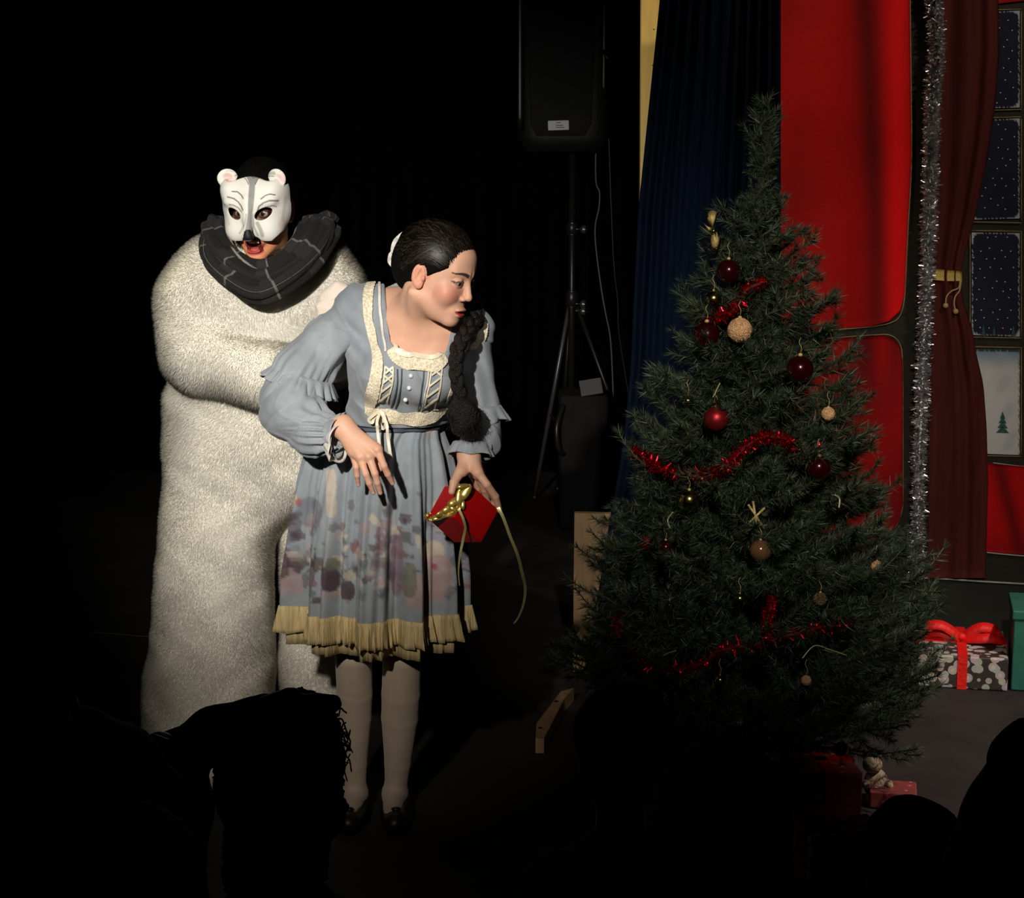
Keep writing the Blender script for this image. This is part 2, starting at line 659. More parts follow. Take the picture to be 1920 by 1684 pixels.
slab('floor', ((RX0 + RX1) / 2, (RY0 + RY1) / 2, -.05), (RX1 - RX0, RY1 - RY0, .1), M['floor'])
slab('ceiling', ((RX0 + RX1) / 2, (RY0 + RY1) / 2, RZ + .05), (RX1 - RX0, RY1 - RY0, .1), M['black_wall'])
slab('wall_left', (RX0 - .05, (RY0 + RY1) / 2, RZ / 2), (.1, RY1 - RY0, RZ), M['black_wall'])
slab('wall_right', (RX1 + .05, (RY0 + RY1) / 2, RZ / 2), (.1, RY1 - RY0, RZ), M['black_wall'])
slab('wall_back', ((RX0 + RX1) / 2, RY1 + .05, RZ / 2), (RX1 - RX0, .1, RZ), M['black_wall'])
slab('wall_front', ((RX0 + RX1) / 2, RY0 - .05, RZ / 2), (RX1 - RX0, .1, RZ), M['black_wall'])

# black stage curtain across the back
def curtain(name, x0, x1, yf, z0, z1, folds, amp, m, **k):
    nu, nv = int(folds * 10), 8
    V = []
    for i in range(nu):
        u = i / (nu - 1)
        for j in range(nv):
            v = j / (nv - 1)
            V.append((x0 + (x1 - x0) * u, yf + amp * math.sin(u * folds * 2 * pi + .5 * math.sin(9 * u)), z0 + (z1 - z0) * v))
    o = mk(name, V, np.array(grid_faces(nu, nv)), m, **k)
    o.modifiers.new('thick', 'SOLIDIFY').thickness = .006
    return o


curtain('stage_curtain', -3.0, 1.6, 9.45, 0.01, 4.2, 24, .05, M['black_cloth'],
        label='black stage curtain hanging across the back behind the speaker', cat='curtain')

# ================================================================== PAINTED STAGE FLAT (turned about 12 degrees)
SB = .21
SA = 6.15 + SB * 1.35
SN = np.array([-SB, -1, 0]) / math.hypot(1, SB)      # normal towards the audience


def Wd(px, py, off=0.0):
    d = FW + (px - 960) / FPX * np.array([1.0, 0, 0]) - (py - 842) / FPX * UP
    a = SA - off * math.hypot(1, SB)
    return CAM + d * (a / (d[1] + SB * d[0]))


flat = thing('stage_flat', Wd(1700, 1200)[:2].tolist() + [0], 'painted stage flat with red panels, brown bars, maroon drape and starry window', 'scenery')
pL, pR = Wd(1455, 600), Wd(2080, 600)
bc = (pL + pR) / 2
bc = bc - SN * .03
ang = math.atan2(-(pR - pL)[1] * -1, (pR - pL)[0])
Rz = Matrix.Rotation(ang, 3, 'Z')
V, F = box((bc[0], bc[1], 1.9), (np.linalg.norm(pR - pL), .05, 3.8), Rz)
mk('board', V, F, M['set_brown'], flat, smooth=False)


def patch(fx0, fx1, y0, y1, nx, ny, off, relief=None, back=.0035, colf=None, yof=None):
    """grid on the flat; column s in 0..1, row t in 0..1, closed at the back"""
    V, PX = [], []
    for i in range(nx):
        s = i / (nx - 1)
        ya = y0(s) if callable(y0) else y0
        yb = y1(s) if callable(y1) else y1
        for j in range(ny):
            t = j / (ny - 1)
            py = ya + (yb - ya) * t
            xa = fx0(py) if callable(fx0) else fx0
            xb = fx1(py) if callable(fx1) else fx1
            px = xa + (xb - xa) * s
            V.append(Wd(px, py, off + (relief(px, py, s, t) if relief else 0)))
            PX.append((px, py, s, t))
    F = [f for f in grid_faces(nx, ny)]
    rim = [i * ny for i in range(nx)] + [(nx - 1) * ny + j for j in range(1, ny)] + [i * ny + ny - 1 for i in range(nx - 2, -1, -1)] + [j for j in range(ny - 2, 0, -1)]
    n = len(V)
    for r in rim: V.append(Wd(PX[r][0], PX[r][1], off - back))
    for k in range(len(rim)):
        F.append((rim[k], n + k, n + (k + 1) % len(rim), rim[(k + 1) % len(rim)]))
    PX = np.array(PX + [PX[r] for r in rim])
    return np.array(V), F, PX


def itp(xs, ys): return lambda v: float(np.interp(v, xs, ys))


# red panels (soft dark bands and brighter strips painted into the colour)
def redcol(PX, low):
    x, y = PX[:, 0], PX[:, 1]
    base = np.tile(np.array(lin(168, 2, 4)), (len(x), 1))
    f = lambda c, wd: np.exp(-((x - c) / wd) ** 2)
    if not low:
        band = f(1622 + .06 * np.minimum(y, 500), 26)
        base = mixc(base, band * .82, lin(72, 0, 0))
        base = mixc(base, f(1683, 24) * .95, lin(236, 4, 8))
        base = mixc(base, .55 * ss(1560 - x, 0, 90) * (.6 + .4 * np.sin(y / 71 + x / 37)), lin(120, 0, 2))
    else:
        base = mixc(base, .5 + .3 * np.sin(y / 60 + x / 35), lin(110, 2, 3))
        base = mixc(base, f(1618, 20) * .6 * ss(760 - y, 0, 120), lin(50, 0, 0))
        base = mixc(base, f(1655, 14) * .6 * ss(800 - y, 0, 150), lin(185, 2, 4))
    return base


xr1 = itp([-30, 0, 300, 420, 560], [1706, 1706, 1709, 1702, 1696])
yb1 = itp([0, .4, .75, .88, .97, 1], [625, 618, 611, 602, 582, 548])
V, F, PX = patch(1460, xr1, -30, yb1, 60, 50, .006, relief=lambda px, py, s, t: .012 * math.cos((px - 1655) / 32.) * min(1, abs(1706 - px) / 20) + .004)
mk('red_panel', V, F, M['paint'], flat, col=redcol(PX, False), label='tall upper red panel with a dark band')
xr2 = itp([620, 660, 700, 950, 1010], [1690, 1692, 1693, 1693, 1690])
yt2 = itp([0, .4, .85, .93, .98, 1], [640, 636, 629, 634, 648, 676])
yb2 = itp([0, .8, .93, .98, 1], [1020, 1012, 995, 975, 945])
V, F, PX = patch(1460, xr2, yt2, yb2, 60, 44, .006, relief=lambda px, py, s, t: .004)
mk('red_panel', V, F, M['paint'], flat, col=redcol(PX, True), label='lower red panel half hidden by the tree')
yt3 = itp([0, 1], [868, 881])
yb3 = itp([0, 1], [1034, 1046])
V, F, PX = patch(itp([868, 950, 1040], [1846, 1838, 1846]), 1990, yt3, yb3, 40, 30, .006, relief=lambda px, py, s, t: .003)
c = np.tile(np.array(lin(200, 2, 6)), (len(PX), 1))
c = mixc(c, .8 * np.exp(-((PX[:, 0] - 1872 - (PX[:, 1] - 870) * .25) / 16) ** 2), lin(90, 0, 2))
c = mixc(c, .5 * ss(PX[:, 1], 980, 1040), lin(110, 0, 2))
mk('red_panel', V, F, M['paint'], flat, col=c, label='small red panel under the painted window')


def line(name, px, off, r, m, n=60, **k):
    pts = spline([Wd(a, b, off) for a, b in px], n)
    V, F, _ = tube(pts, r, 6)
    return mk(name, V, F, m, flat, **k)


line('gold_outline', [(1706, -30), (1708, 150), (1709, 300), (1703, 420), (1698, 520), (1695, 565), (1686, 594), (1668, 606), (1630, 613), (1560, 619), (1500, 624)], .006, .0022, M['gold_line'])
line('gold_outline', [(1500, 638), (1560, 634), (1640, 628), (1670, 629), (1687, 645), (1692, 680), (1693, 800), (1693, 930), (1689, 965), (1676, 992), (1655, 1008), (1600, 1016)], .006, .0018, M['gold_line'])
line('white_outline', [(1640, 1089), (1700, 1084), (1760, 1085), (1850, 1091), (1990, 1099)], .006, .0035, M['white_line'])
line('white_outline', [(1850, 1036), (1900, 1041), (1990, 1048)], .006, .0028, M['white_line'])
line('white_outline', [(1862, 868), (1920, 875), (1990, 880)], .006, .0022, M['white_line'])
V, F, PX = patch(1456, 1990, itp([0, .5, 1], [1091, 1091, 1102]), itp([0, 1], [1262, 1250]), 20, 8, .004, relief=lambda *a: .004)
mk('base_panel', V, F, M['set_dark'], flat, smooth=False)

# window panes: column right of the drape and the next one, outside the frame mostly
def pane(x0, x1, ytl, ybl, snow=False):
    sl = .045
    V, F, PX = patch(x0, x1, lambda s: ytl + (x1 - x0) * s * -sl * (1 if ytl < 300 else -.3), lambda s: ybl + (x1 - x0) * s * sl * (-.6 if ytl < 300 else .8), 48, 60, .002)
    x, y, s, t = PX.T
    X = np.minimum(s * (x1 - x0), (1 - s) * (x1 - x0))
    Yd = np.minimum(t, 1 - t) * (ybl - ytl)
    nz = .5 + .5 * np.sin(x * .9 + 2 * np.sin(y * .23)) * np.sin(y * .7)
    if not snow:
        c = np.tile(np.array(lin(26, 30, 48)), (len(x), 1))
        c = mixc(c, nz * .4, lin(34, 32, 52))
        fr = ss(13 + 6 * nz - np.hypot(np.maximum(0, 20 - X), np.maximum(0, 20 - Yd)) * -1 - 24, 0, 4)
        corner = ((X < 20) & (Yd < 20) & (np.hypot(20 - X, 20 - Yd) > 19 + 3 * nz))
        edge = ((X < 2.4) & (nz > .55)) | ((Yd < 2.2) & (nz > .5))
        c[corner | edge] = lin(170, 172, 178)
    else:
        g = ss(t, 0, .22)[:, None]
        c = np.array(lin(120, 145, 165)) * (1 - g) + np.array(lin(205, 202, 200)) * g
        c = mixc(c, .45 * ss(.5 + .5 * np.sin(x / 9 + y / 21) * np.sin(y / 17), .5, 1), lin(165, 168, 178))
        c[(Yd < 3 + 3 * nz) & (t < .5)] = lin(40, 62, 66)
        c[(X < 2.2) & (nz > .5)] = lin(120, 110, 80)
    o = mk('window_pane', V, F, M['paint_fine'], flat, col=c, smooth=False, label='snowy window pane with a small fir' if snow else 'dark blue window pane with stars')
    for a, b in ((x0 - 3, x0 - 3), (x1 + 3, x1 + 3)):
        ln = spline([Wd(a, ytl - 3, .004), Wd(a, ybl + 3, .004)], 6)
        V2, F2, _ = tube(ln, .0016, 6)
        mk('pane_edging', V2, F2, M['gold_line'], flat)
    for yy in (ytl - 4, ybl + 4):
        V2, F2, _ = tube(spline([Wd(x0 - 3, yy, .004), Wd(x1 + 3, yy + (2 if yy > 300 else -3), .004)], 6), .0016, 6)
        mk('pane_edging', V2, F2, M['gold_line'], flat)
    if not snow:
        g = G()
        rs = np.random.default_rng(int(ytl) + int(x0))
        ys = np.arange(ytl + 12, ybl - 8, 19)
        for k, yy in enumerate(ys):
            for xx in np.arange(x0 + 6 + (k % 2) * 10, x1 - 5, 20):
                a, b = xx + rs.uniform(-4, 4), yy + rs.uniform(-5, 5)
                V2, F2 = lathe([(.0001, 0), (.0023, .0002), (.0023, .001), (.0001, .0012)], Wd(a, b, .002), 6, SN)
                g.add(V2, F2)
        so = g.mk('painted_stars', M['star'], o, kind='stuff')
    return o


for (x0, x1) in ((1822, 1912), (1930, 2020)):
    pane(x0, x1, 24, 204)
    pane(x0, x1, 226, 412)
    p3 = pane(x0, x1, 436, 628)
    p4 = pane(x0, x1, 654, 850, True)
    # little firs: one on the snow, a row at the foot of the starry pane
    for (cx, y0, y1, hw, pp) in ((x0 + 58, 772, 808, 12, p4), (x0 + 22, 610, 628, 5, p3), (x0 + 42, 613, 628, 4, p3), (x0 + 78, 612, 630, 5, p3)):
        g = G()
        for k in range(4):
            ya = y0 + (y1 - y0) * k / 4
            hw2 = hw * (.4 + .2 * k)
            tri = [Wd(cx, ya - 1, .006), Wd(cx - hw2, ya + (y1 - y0) / 3, .006), Wd(cx + hw2, ya + (y1 - y0) / 3 + 1, .006),
                   Wd(cx, ya - 1, .001), Wd(cx - hw2, ya + (y1 - y0) / 3, .001), Wd(cx + hw2, ya + (y1 - y0) / 3 + 1, .001)]
            g.add(tri, [(0, 1, 2), (5, 4, 3), (0, 3, 4, 1), (1, 4, 5, 2), (2, 5, 3, 0)])
        g.mk('painted_fir', M['fir_paint'] if 'fir_paint' in M else M.setdefault('fir_paint', mat('fir_paint', (.03, .10, .09), .8, var=.4, vscale=120)), pp, smooth=False)

# strip of red above the top pane
V, F, PX = patch(1862, 1990, itp([0, 1], [-30, -30]), itp([0, .4, 1], [8, 2, -4]), 8, 5, .006)
mk('red_panel', V, F, M['paint'], flat, col=lin(150, 12, 14), label='strip of red above the top pane')

# maroon drape with folds
xd0 = itp([-30, 0, 300, 515, 800, 1085], [1760, 1758, 1752, 1745, 1742, 1740])
xd1 = itp([-30, 0, 100, 200, 300, 400, 480, 515, 560, 620, 660, 720, 800, 900, 1085],
          [1870, 1872, 1874, 1866, 1851, 1830, 1808, 1801, 1805, 1824, 1830, 1844, 1850, 1853, 1848])
V, F, PX = patch(xd0, xd1, -30, 1084, 60, 70, .021, back=.020,
                 relief=lambda px, py, s, t: .010 * math.sin(s * 17 + .8 * math.sin(s * 7 + t * 2)) * math.sin(pi * min(1, max(0, s))) ** .5)
mk('maroon_drape', V, F, M['maroon'], flat)
V, F, PX = patch(1743, lambda y: 1804, itp([0, .5, 1], [504, 506, 509]), itp([0, .5, 1], [524, 527, 527]), 14, 4, .028, back=.02, relief=lambda px, py, s, t: .004 * math.sin(s * 40))
tb = mk('tieback', V, F, M['yellow_band'], flat, label='yellow tieback on the maroon drape')
for pts, e in (([(1800, 527), (1797, 540), (1784, 546), (1775, 556), (1773, 568)], (1773, 573)), ([(1802, 526), (1799, 545), (1791, 556), (1789, 570), (1791, 580)], (1792, 584))):
    g = G()
    g.add(*tube(spline([Wd(a, b, .034) for a, b in pts], 24), .0028, 6)[:2])
    g.add(*sphere(Wd(e[0], e[1], .034), .0095, 12, 8))
    g.mk('tassel_cord', M['tassel'], tb)


# ------------------------------------------------------------------ tinsel
def tinsel(name, pts, n, r, length, width, m, core, label, cat='garland', curl=.3, n_core=80, seed=1, nrm=None, coiled=False, group=None):
    rs = np.random.default_rng(seed)
    pts = spline(pts, n_core * 2)
    base = pts.mean(0)
    t = thing(name, pts[0], label, cat, group)
    V, F, _ = tube(pts, core, 6)
    mk('core', V, F, M['tinsel_core_red'] if 'red' in name else m, t)
    k = rs.integers(0, len(pts) - 1, n)
    f = rs.random(n)[:, None]
    p = pts[k] * (1 - f) + pts[k + 1] * f
    T = pts[k + 1] - pts[k]
    T /= np.linalg.norm(T, axis=1)[:, None] + 1e-9
    d = rs.normal(size=(n, 3))
    d -= (d * T).sum(1)[:, None] * T * .8
    d /= np.linalg.norm(d, axis=1)[:, None]
    s = np.cross(d, rs.normal(size=(n, 3)))
    s /= np.linalg.norm(s, axis=1)[:, None] + 1e-9
    L = length * rs.uniform(.5, 1.1, n)[:, None]
    bend = rs.normal(size=(n, 3)) * curl
    a, b = p, p + d * L * .55
    c = b + (d + bend) * L * .45
    hw = s * width / 2
    VV = np.stack([a - hw, a + hw, b + hw, b - hw, c + hw * .5, c - hw * .5], 1).reshape(-1, 3)
    i = np.arange(n)[:, None] * 6
    F = np.concatenate([i + [0, 1, 2, 3], i + [3, 2, 4, 5]])
    mk('foil_strips', VV, F, m, t, smooth=False, kind='stuff')
    return t


tinsel('tinsel_garland', [Wd(a, b, .055) for a, b in [(1751, -40), (1751, 0), (1757, 90), (1749, 180), (1746, 300), (1742, 420), (1736, 560), (1730, 700), (1724, 850), (1721, 1000), (1717, 1084)]],
       15000, .02, .031, .0050, M['tinsel_silver'], .007, 'silver tinsel garland running down beside the maroon drape', seed=3)

# ================================================================== NAVY DRAPE AND WOODEN POSTS
xl = itp([-40, 0, 400, 700, 850, 962, 1230, 1300, 1340], [1243, 1240, 1199, 1184, 1168, 1147, 1104, 1085, 1075])
nu, nv = 150, 30
V = []
for i in range(nu):
    u = i / (nu - 1)
    for j in range(nv):
        py = -60 + (1296 + 60) * j / (nv - 1)
        px = xl(py) + (1464 - xl(py)) * u
        Yc = 5.55 + .026 * math.sin(u * 11 * 2 * pi + 1.2 * math.sin(5 * u + 1)) * (.6 + .4 * math.sin(py / 300 + u * 9)) + .12 * (1 - u) * 0
        V.append(P(px, py, Yc))
V = np.array(V)
V[:, 2] = np.maximum(V[:, 2], .012)
o = mk('navy_drape', V, np.array(grid_faces(nu, nv)), M['navy'], label='dark navy pleated drape hanging behind the christmas tree', cat='curtain')
o.modifiers.new('thick', 'SOLIDIFY').thickness = .006


def plank(name, poly, Y, th, m, label, cat, knots=(), lo=None):
    f = [P(a, b, Y) for a, b in poly]
    if lo is not None:
        for v in f: v[2] = max(v[2], lo)
    b_ = [v + np.array([0, th, 0]) for v in f]
    n = len(f)
    F = [tuple(range(n))[::-1], tuple(range(n, 2 * n))] + [(i, (i + 1) % n, n + (i + 1) % n, n + i) for i in range(n)]
    t = thing(name, np.array(f).mean(0) * [1, 1, 0] + [0, 0, min(v[2] for v in f)], label, cat)
    o_ = mk('plank', f + b_, F, m, t, smooth=False)
    for (kx, ky, r) in knots:
        V, F = lathe([(.0001, 0), (r, .0), (r, .0012), (.0001, .0016)], P(kx, ky, Y) - [0, -.0005, 0], 10, (0, -1, 0))
        mk('knot', V, F, M['knot'], o_)
    return t


plank('wooden_post', [(1203, -60), (1250, -60), (1250, 1150), (1195, 1150)], 5.95, .045, M['wood_light'],
      'pale yellow wooden post showing left of the navy drape top', 'post', knots=((1226, 55, .0025), (1224, 122, .0025)), lo=.01)
plank('wooden_board', [(1077, 962), (1150, 964), (1150, 1290), (1074, 1290)], 5.62, .03, M['wood'],
      'short brown wooden board standing at the lower edge of the navy drape', 'board', knots=((1122, 980, .004),), lo=.005)
# brace foot lying on the floor
def brace():
    t = thing('floor_brace', P(1030, 1340, 5.1) * [1, 1, 0], 'short wooden brace end lying on the floor left of the tree', 'board')
    g = G()
    top = [(1052, 1296), (1076, 1290), (1058, 1310), (1020, 1385), (1004, 1385), (1006, 1356)]
    def onz(px, py, z):
        d = FW + (px - 960) / FPX * np.array([1.0, 0, 0]) - (py - 842) / FPX * UP
        return CAM + d * ((z - CAM[2]) / d[2])
    a = [onz(x, y, .045) for x, y in top]
    b = [v - np.array([0, 0, .043]) for v in a]
    n = len(a)
    g.add(a + b, [tuple(range(n)), tuple(range(n, 2 * n))[::-1]] + [(i, n + i, n + (i + 1) % n, (i + 1) % n) for i in range(n)])
    g.mk('plank', M['wood'], t, smooth=False)
    g = G()
    for (x, y) in ((1013, 1366), (1043, 1316)):
        g = G()
        g.add(*lathe([(.0001, 0), (.006, 0), (.006, .003), (.0001, .004)], onz(x, y, .0445), 10))
        g.mk('screw', M['stand'], t)


brace()

# ================================================================== PA SPEAKER ON STAND, GEAR
def onfloor(px, py, z=0.0):
    d = FW + (px - 960) / FPX * np.array([1.0, 0, 0]) - (py - 842) / FPX * UP
    return CAM + d * ((z - CAM[2]) / d[2])


SY = 8.3
sp = thing('loudspeaker', P(1072, 284, SY), 'black loudspeaker with a small white sticker on tripod stand', 'speaker')
cx = P(1060, 100, SY)
zb, zt = P(1072, 284, SY)[2], P(1072, 284, SY)[2] + .82
# tapered rounded cabinet
def cab(x0, x1, yf, yb, z0, z1, taper, r, nseg=7):
    """rounded-rect cross-sections stacked in z with rounded ends"""
    V = []
    rows = []
    zs = list(np.linspace(0, 1, 14))
    for t in zs:
        z = z0 + (z1 - z0) * t
        e = min((z - z0), (z1 - z)) / .07
        sh = 1 - .16 * (1 - min(1, e)) ** 2
        a, b = (x0 + x1) / 2, (x1 - x0) / 2 * sh * (1 - taper * (1 - t))
        ym, yh = (yf + yb) / 2, (yb - yf) / 2 * sh
        n = 28
        for k in range(n):
            p = 2 * pi * k / n
            cs, sn = math.cos(p), math.sin(p)
            q = .45
            V.append((a + b * math.copysign(abs(cs) ** q, cs), ym + yh * math.copysign(abs(sn) ** q, sn), z))
    n = 28
    F = [f[::-1] for f in grid_faces(len(zs), n, False, True)]
    F = [f[::-1] for f in F]
    F.append(tuple(range(n))[::-1])
    F.append(tuple((len(zs) - 1) * n + k for k in range(n)))
    return np.array(V), F


xs0, xs1 = P(968, 100, SY)[0], P(1148, 100, SY)[0]
V, F = cab(xs0, xs1, SY - .02, SY + .36, zb, zt, .05, .04)
mk('cabinet', V, F, M['speaker'], sp)
V, F = cab(xs0 + .045, xs1 - .07, SY - .032, SY + .05, zb + .07, zt - .05, .12, .03)
mk('grille', V, F, M['grille'], sp)
V, F = cab(xs0 + .004, xs0 + .032, SY - .045, SY + .03, zb + .1, zt - .02, .0, .02)
mk('side_rail', V, F, M['stand'], sp)
V, F = cab(xs1 - .05, xs1 - .028, SY - .04, SY + .03, zb + .25, zt - .02, .0, .02)
mk('side_rail', V, F, M['stand'], sp)
V, F, _ = tube(spline([P(1132, 95, SY - .05), P(1138, 108, SY - .07), P(1150, 122, SY - .05), P(1155, 130, SY - .02)], 16), .009, 8)
mk('handle', V, F, M['stand'], sp)
V, F = box(P(1047, 235, SY - .036), (.096, .003, .044), Matrix.Rotation(-.03, 3, 'Y'), .004)
st = mk('sticker', V, F, M['sticker'], sp, smooth=False, label='small white sticker')
g = G()
for (a, b, wd) in ((1047, 230, .022), (1049, 235, .034), (1050, 239, .04)):
    g.add(*box(P(a, b, SY - .038), (wd, .001, .004)))
g.mk('smudged_print', M['smudge'], st, smooth=False)

sd = thing('speaker_stand', onfloor(1070, 980) * [1, 1, 0], 'black tripod stand holding up the loudspeaker', 'stand')
pc = P(1072, 560, SY + .1)
px_, py_ = pc[0], pc[1]
g = G()
g.add(*tube([(px_, py_, .32), (px_, py_, zb - .002)], .017, 12)[:2])
g.mk('pole', M['stand'], sd)
g = G()
g.add(*lathe([(.022, -.04), (.032, -.03), (.032, .03), (.022, .04)], (px_, py_, pc[2]), 14))
g.mk('collar', M['stand'], sd)
g = G()
g.add(*lathe([(.02, -.03), (.03, -.02), (.03, .02), (.02, .03)], (px_, py_, P(1072, 430, SY)[2]), 14))
g.mk('collar', M['stand'], sd)
for yy in (430, 570, 583):
    q = P(1092, yy, SY + .06)
    g = G()
    g.add(*lathe([(.004, 0), (.006, .03), (.02, .034), (.02, .05), (.008, .055)], (px_ + .02, py_ - .03, q[2]), 12, (.8, -.6, 0)))
    g.mk('knob', M['stand_leg'], sd)
feet = [onfloor(1002, 936, .012), np.array([px_ + .38, py_ + .1, .012]), np.array([px_ - .05, py_ + .45, .012])]
for k, f in enumerate(feet):
    top = np.array([px_, py_, pc[2] - .03]) + (f - [px_, py_, 0]) * [1, 1, 0] * .06
    g = G()
    g.add(*tube([top, f + [0, 0, .01]], .011, 8)[:2])
    lo_ = g.mk('leg', M['stand_leg'] if k == 0 else M['stand'], sd)
    mid = top * .45 + f * .55
    g = G()
    g.add(*tube([mid, (px_, py_, .34)], .007, 6)[:2])
    g.mk('brace', M['stand'], sd)
    g = G()
    g.add(*sphere(f + [0, 0, .008], (.018, .018, .018), 10, 8))
    g.mk('rubber_foot', M['shoe'], lo_)

# dark equipment case with pale label, hanging cables
ec = thing('equipment_case', onfloor(1090, 985) * [1, 1, 0] + [0, -.12, 0], 'dark equipment case behind the stand with a pale strip on top', 'case')
eo = ORG[ec.name]
Yc = eo[1]
xa, xb, za = P(1050, 800, Yc)[0], P(1140, 800, Yc)[0], P(1090, 745, Yc)[2]
V, F = box(((xa + xb) / 2, Yc + .16, za / 2 + .005), (xb - xa, .3, za), None, .015)
mk('body', V, F, M['dark_coat'], ec)
V, F = box(P(1109, 730, Yc - .02) + [0, .05, 0], (.10, .09, .012), Matrix.Rotation(-.16, 3, 'Y') @ Matrix.Rotation(.7, 3, 'X'), .003)
V[:, 2] = V[:, 2] - V[:, 2].min() + za + .003
mk('pale_strip', V, F, M['paper'], ec, smooth=False, label='pale strip')
V, F, _ = tube(spline([P(1056, 760, Yc - .01), P(1044, 800, Yc - .06), P(1047, 840, Yc - .06), P(1056, 850, Yc - .01)], 20), .012, 8)
mk('handle', V, F, M['stand'], ec)
for pts, lab in (([(1119, 200), (1117, 332), (1124, 360), (1123, 390), (1116, 425), (1118, 470), (1128, 545), (1136, 590), (1145, 640), (1150, 745)], 'thin cable hanging from the loudspeaker beside its stand'),
                 ([(1140, 220), (1150, 480), (1158, 560), (1160, 620), (1172, 700), (1185, 780)], 'thin black cable hanging furthest right of the stand')):
    V, F, _ = tube(spline([P(a, b, SY + .12) for a, b in pts], 50), .004, 6)
    mk('cable', V, F, M['cable'] if 'beside' in lab else M['stand'], label=lab, cat='cable')
V, F, _ = tube(spline([onfloor(175, 1186, .006), onfloor(220, 1189, .006), onfloor(290, 1194, .006), onfloor(420, 1190, .006)], 40), .0016, 6)
mk('cable', V, F, M['cable'], label='thin pale cable lying on the floor left of the bear costume', cat='cable')

# ================================================================== HEAD SCULPT (local: +y face, +z up, +x subject's right)
def frame(yaw, pitch, roll=0.0):
    f = np.array([math.sin(yaw) * math.cos(pitch), -math.cos(yaw) * math.cos(pitch), -math.sin(pitch)])
    u = np.array([0, 0, 1.0])
    u -= f * (u @ f)
    u /= np.linalg.norm(u)
    x = np.cross(f, u)
    u2 = u * math.cos(roll) + x * math.sin(roll)
    x2 = np.cross(f, u2)
    return np.stack([x2, f, u2], 1)      # columns


def head_sdf(q, mouth=0.0, female=True):
    x = np.abs(q[0])
    a = np.stack([x, q[1], q[2]])
    d = ell(q, (0, -.018, .032), (.074, .094, .084))
    d = smin(d, ell(q, (0, .022, -.03), (.060, .062, .085)), .03)
    jz = -.098 - mouth * .4
    d = smin(d, cap(a, (.046, .0, -.062), (.012, .064, jz), .019, .015), .022)
    d = smin(d, ell(q, (0, .0735, jz - .000), (.018, .014, .015)), .014)
    d = smin(d, ell(a, (.036, .057, -.034), (.026, .023, .026)), .02)
    d = smin(d, cap(a, (.008, .079, .021), (.040, .062, .022), .009, .009), .014)
    d = smin(d, ell(q, (0, .052, .045), (.052, .030, .040)), .02)
    d = smax(d, -ell(a, (.032, .094, .001), (.019, .017, .0125)), .010)
    # nose
    d = smin(d, cap(q, (0, .079, .012), (0, .0965, -.027), .0066, .0080), .010)
    d = smin(d, ell(q, (0, .0975, -.0325), (.0100, .0095, .0082)), .006)
    d = smin(d, ell(a, (.0115, .0885, -.0375), (.0062, .0085, .0062)), .006)
    d = smax(d, -ell(a, (.0060, .094, -.0430), (.0034, .0050, .0030)), .002)
    # mouth
    mz = -.0715
    d = smin(d, ell(q, (0, .0765, mz), (.027, .015, .019)), .016)
    o = mouth * .5
    d = smin(d, ell(q, (0, .0890, mz + .0052 + o * .3), (.022, .0085, .0055)), .004)
    d = smin(d, ell(q, (0, .0885 - o * .2, mz - .0066 - o), (.0190, .0086, .0068)), .004)
    if mouth > 0:
        d = smax(d, -ell(q, (0, .086, mz - o * .35), (.021, .030, .5 * mouth + .002)), .002)
    else:
        d = smax(d, -ell(q, (0, .0975, mz - .0004), (.020, .0125, .0032)), .0015)
    # lids and eye opening
    e = ell(a, (.0315, .0715, .0), (.0152, .0150, .0138))
    d = smin(d, e, .003)
    R = Matrix.Rotation(-.06, 3, 'Y')
    d = smax(d, -ell(a, (.0325, .087, -.0006), (.0130, .016, .0066), np.array(R)), .0012)
    # upper lid crease
    d = smax(d, -ell(a, (.0325, .0865, .0098), (.0125, .004, .0012)), .0015)
    # ear
    Re = np.array(Matrix.Rotation(.35, 3, 'Z') @ Matrix.Rotation(.12, 3, 'X'))
    er = ell(a, (.0755, -.012, -.012), (.0062, .0175, .030), Re)
    er = smin(er, ell(a, (.0745, -.006, -.034), (.0055, .010, .010), Re), .004)
    er = smax(er, -ell(a, (.0835, -.0095, -.008), (.0085, .0115, .0205), Re), .002)
    er = smin(er, ell(a, (.0765, .003, -.014), (.004, .004, .007), Re), .003)
    er = smin(er, cap(a, (.0775, -.018, -.018), (.0785, -.013, .006), .0025, .0025), .002)
    d = smin(d, er, .004)
    return d


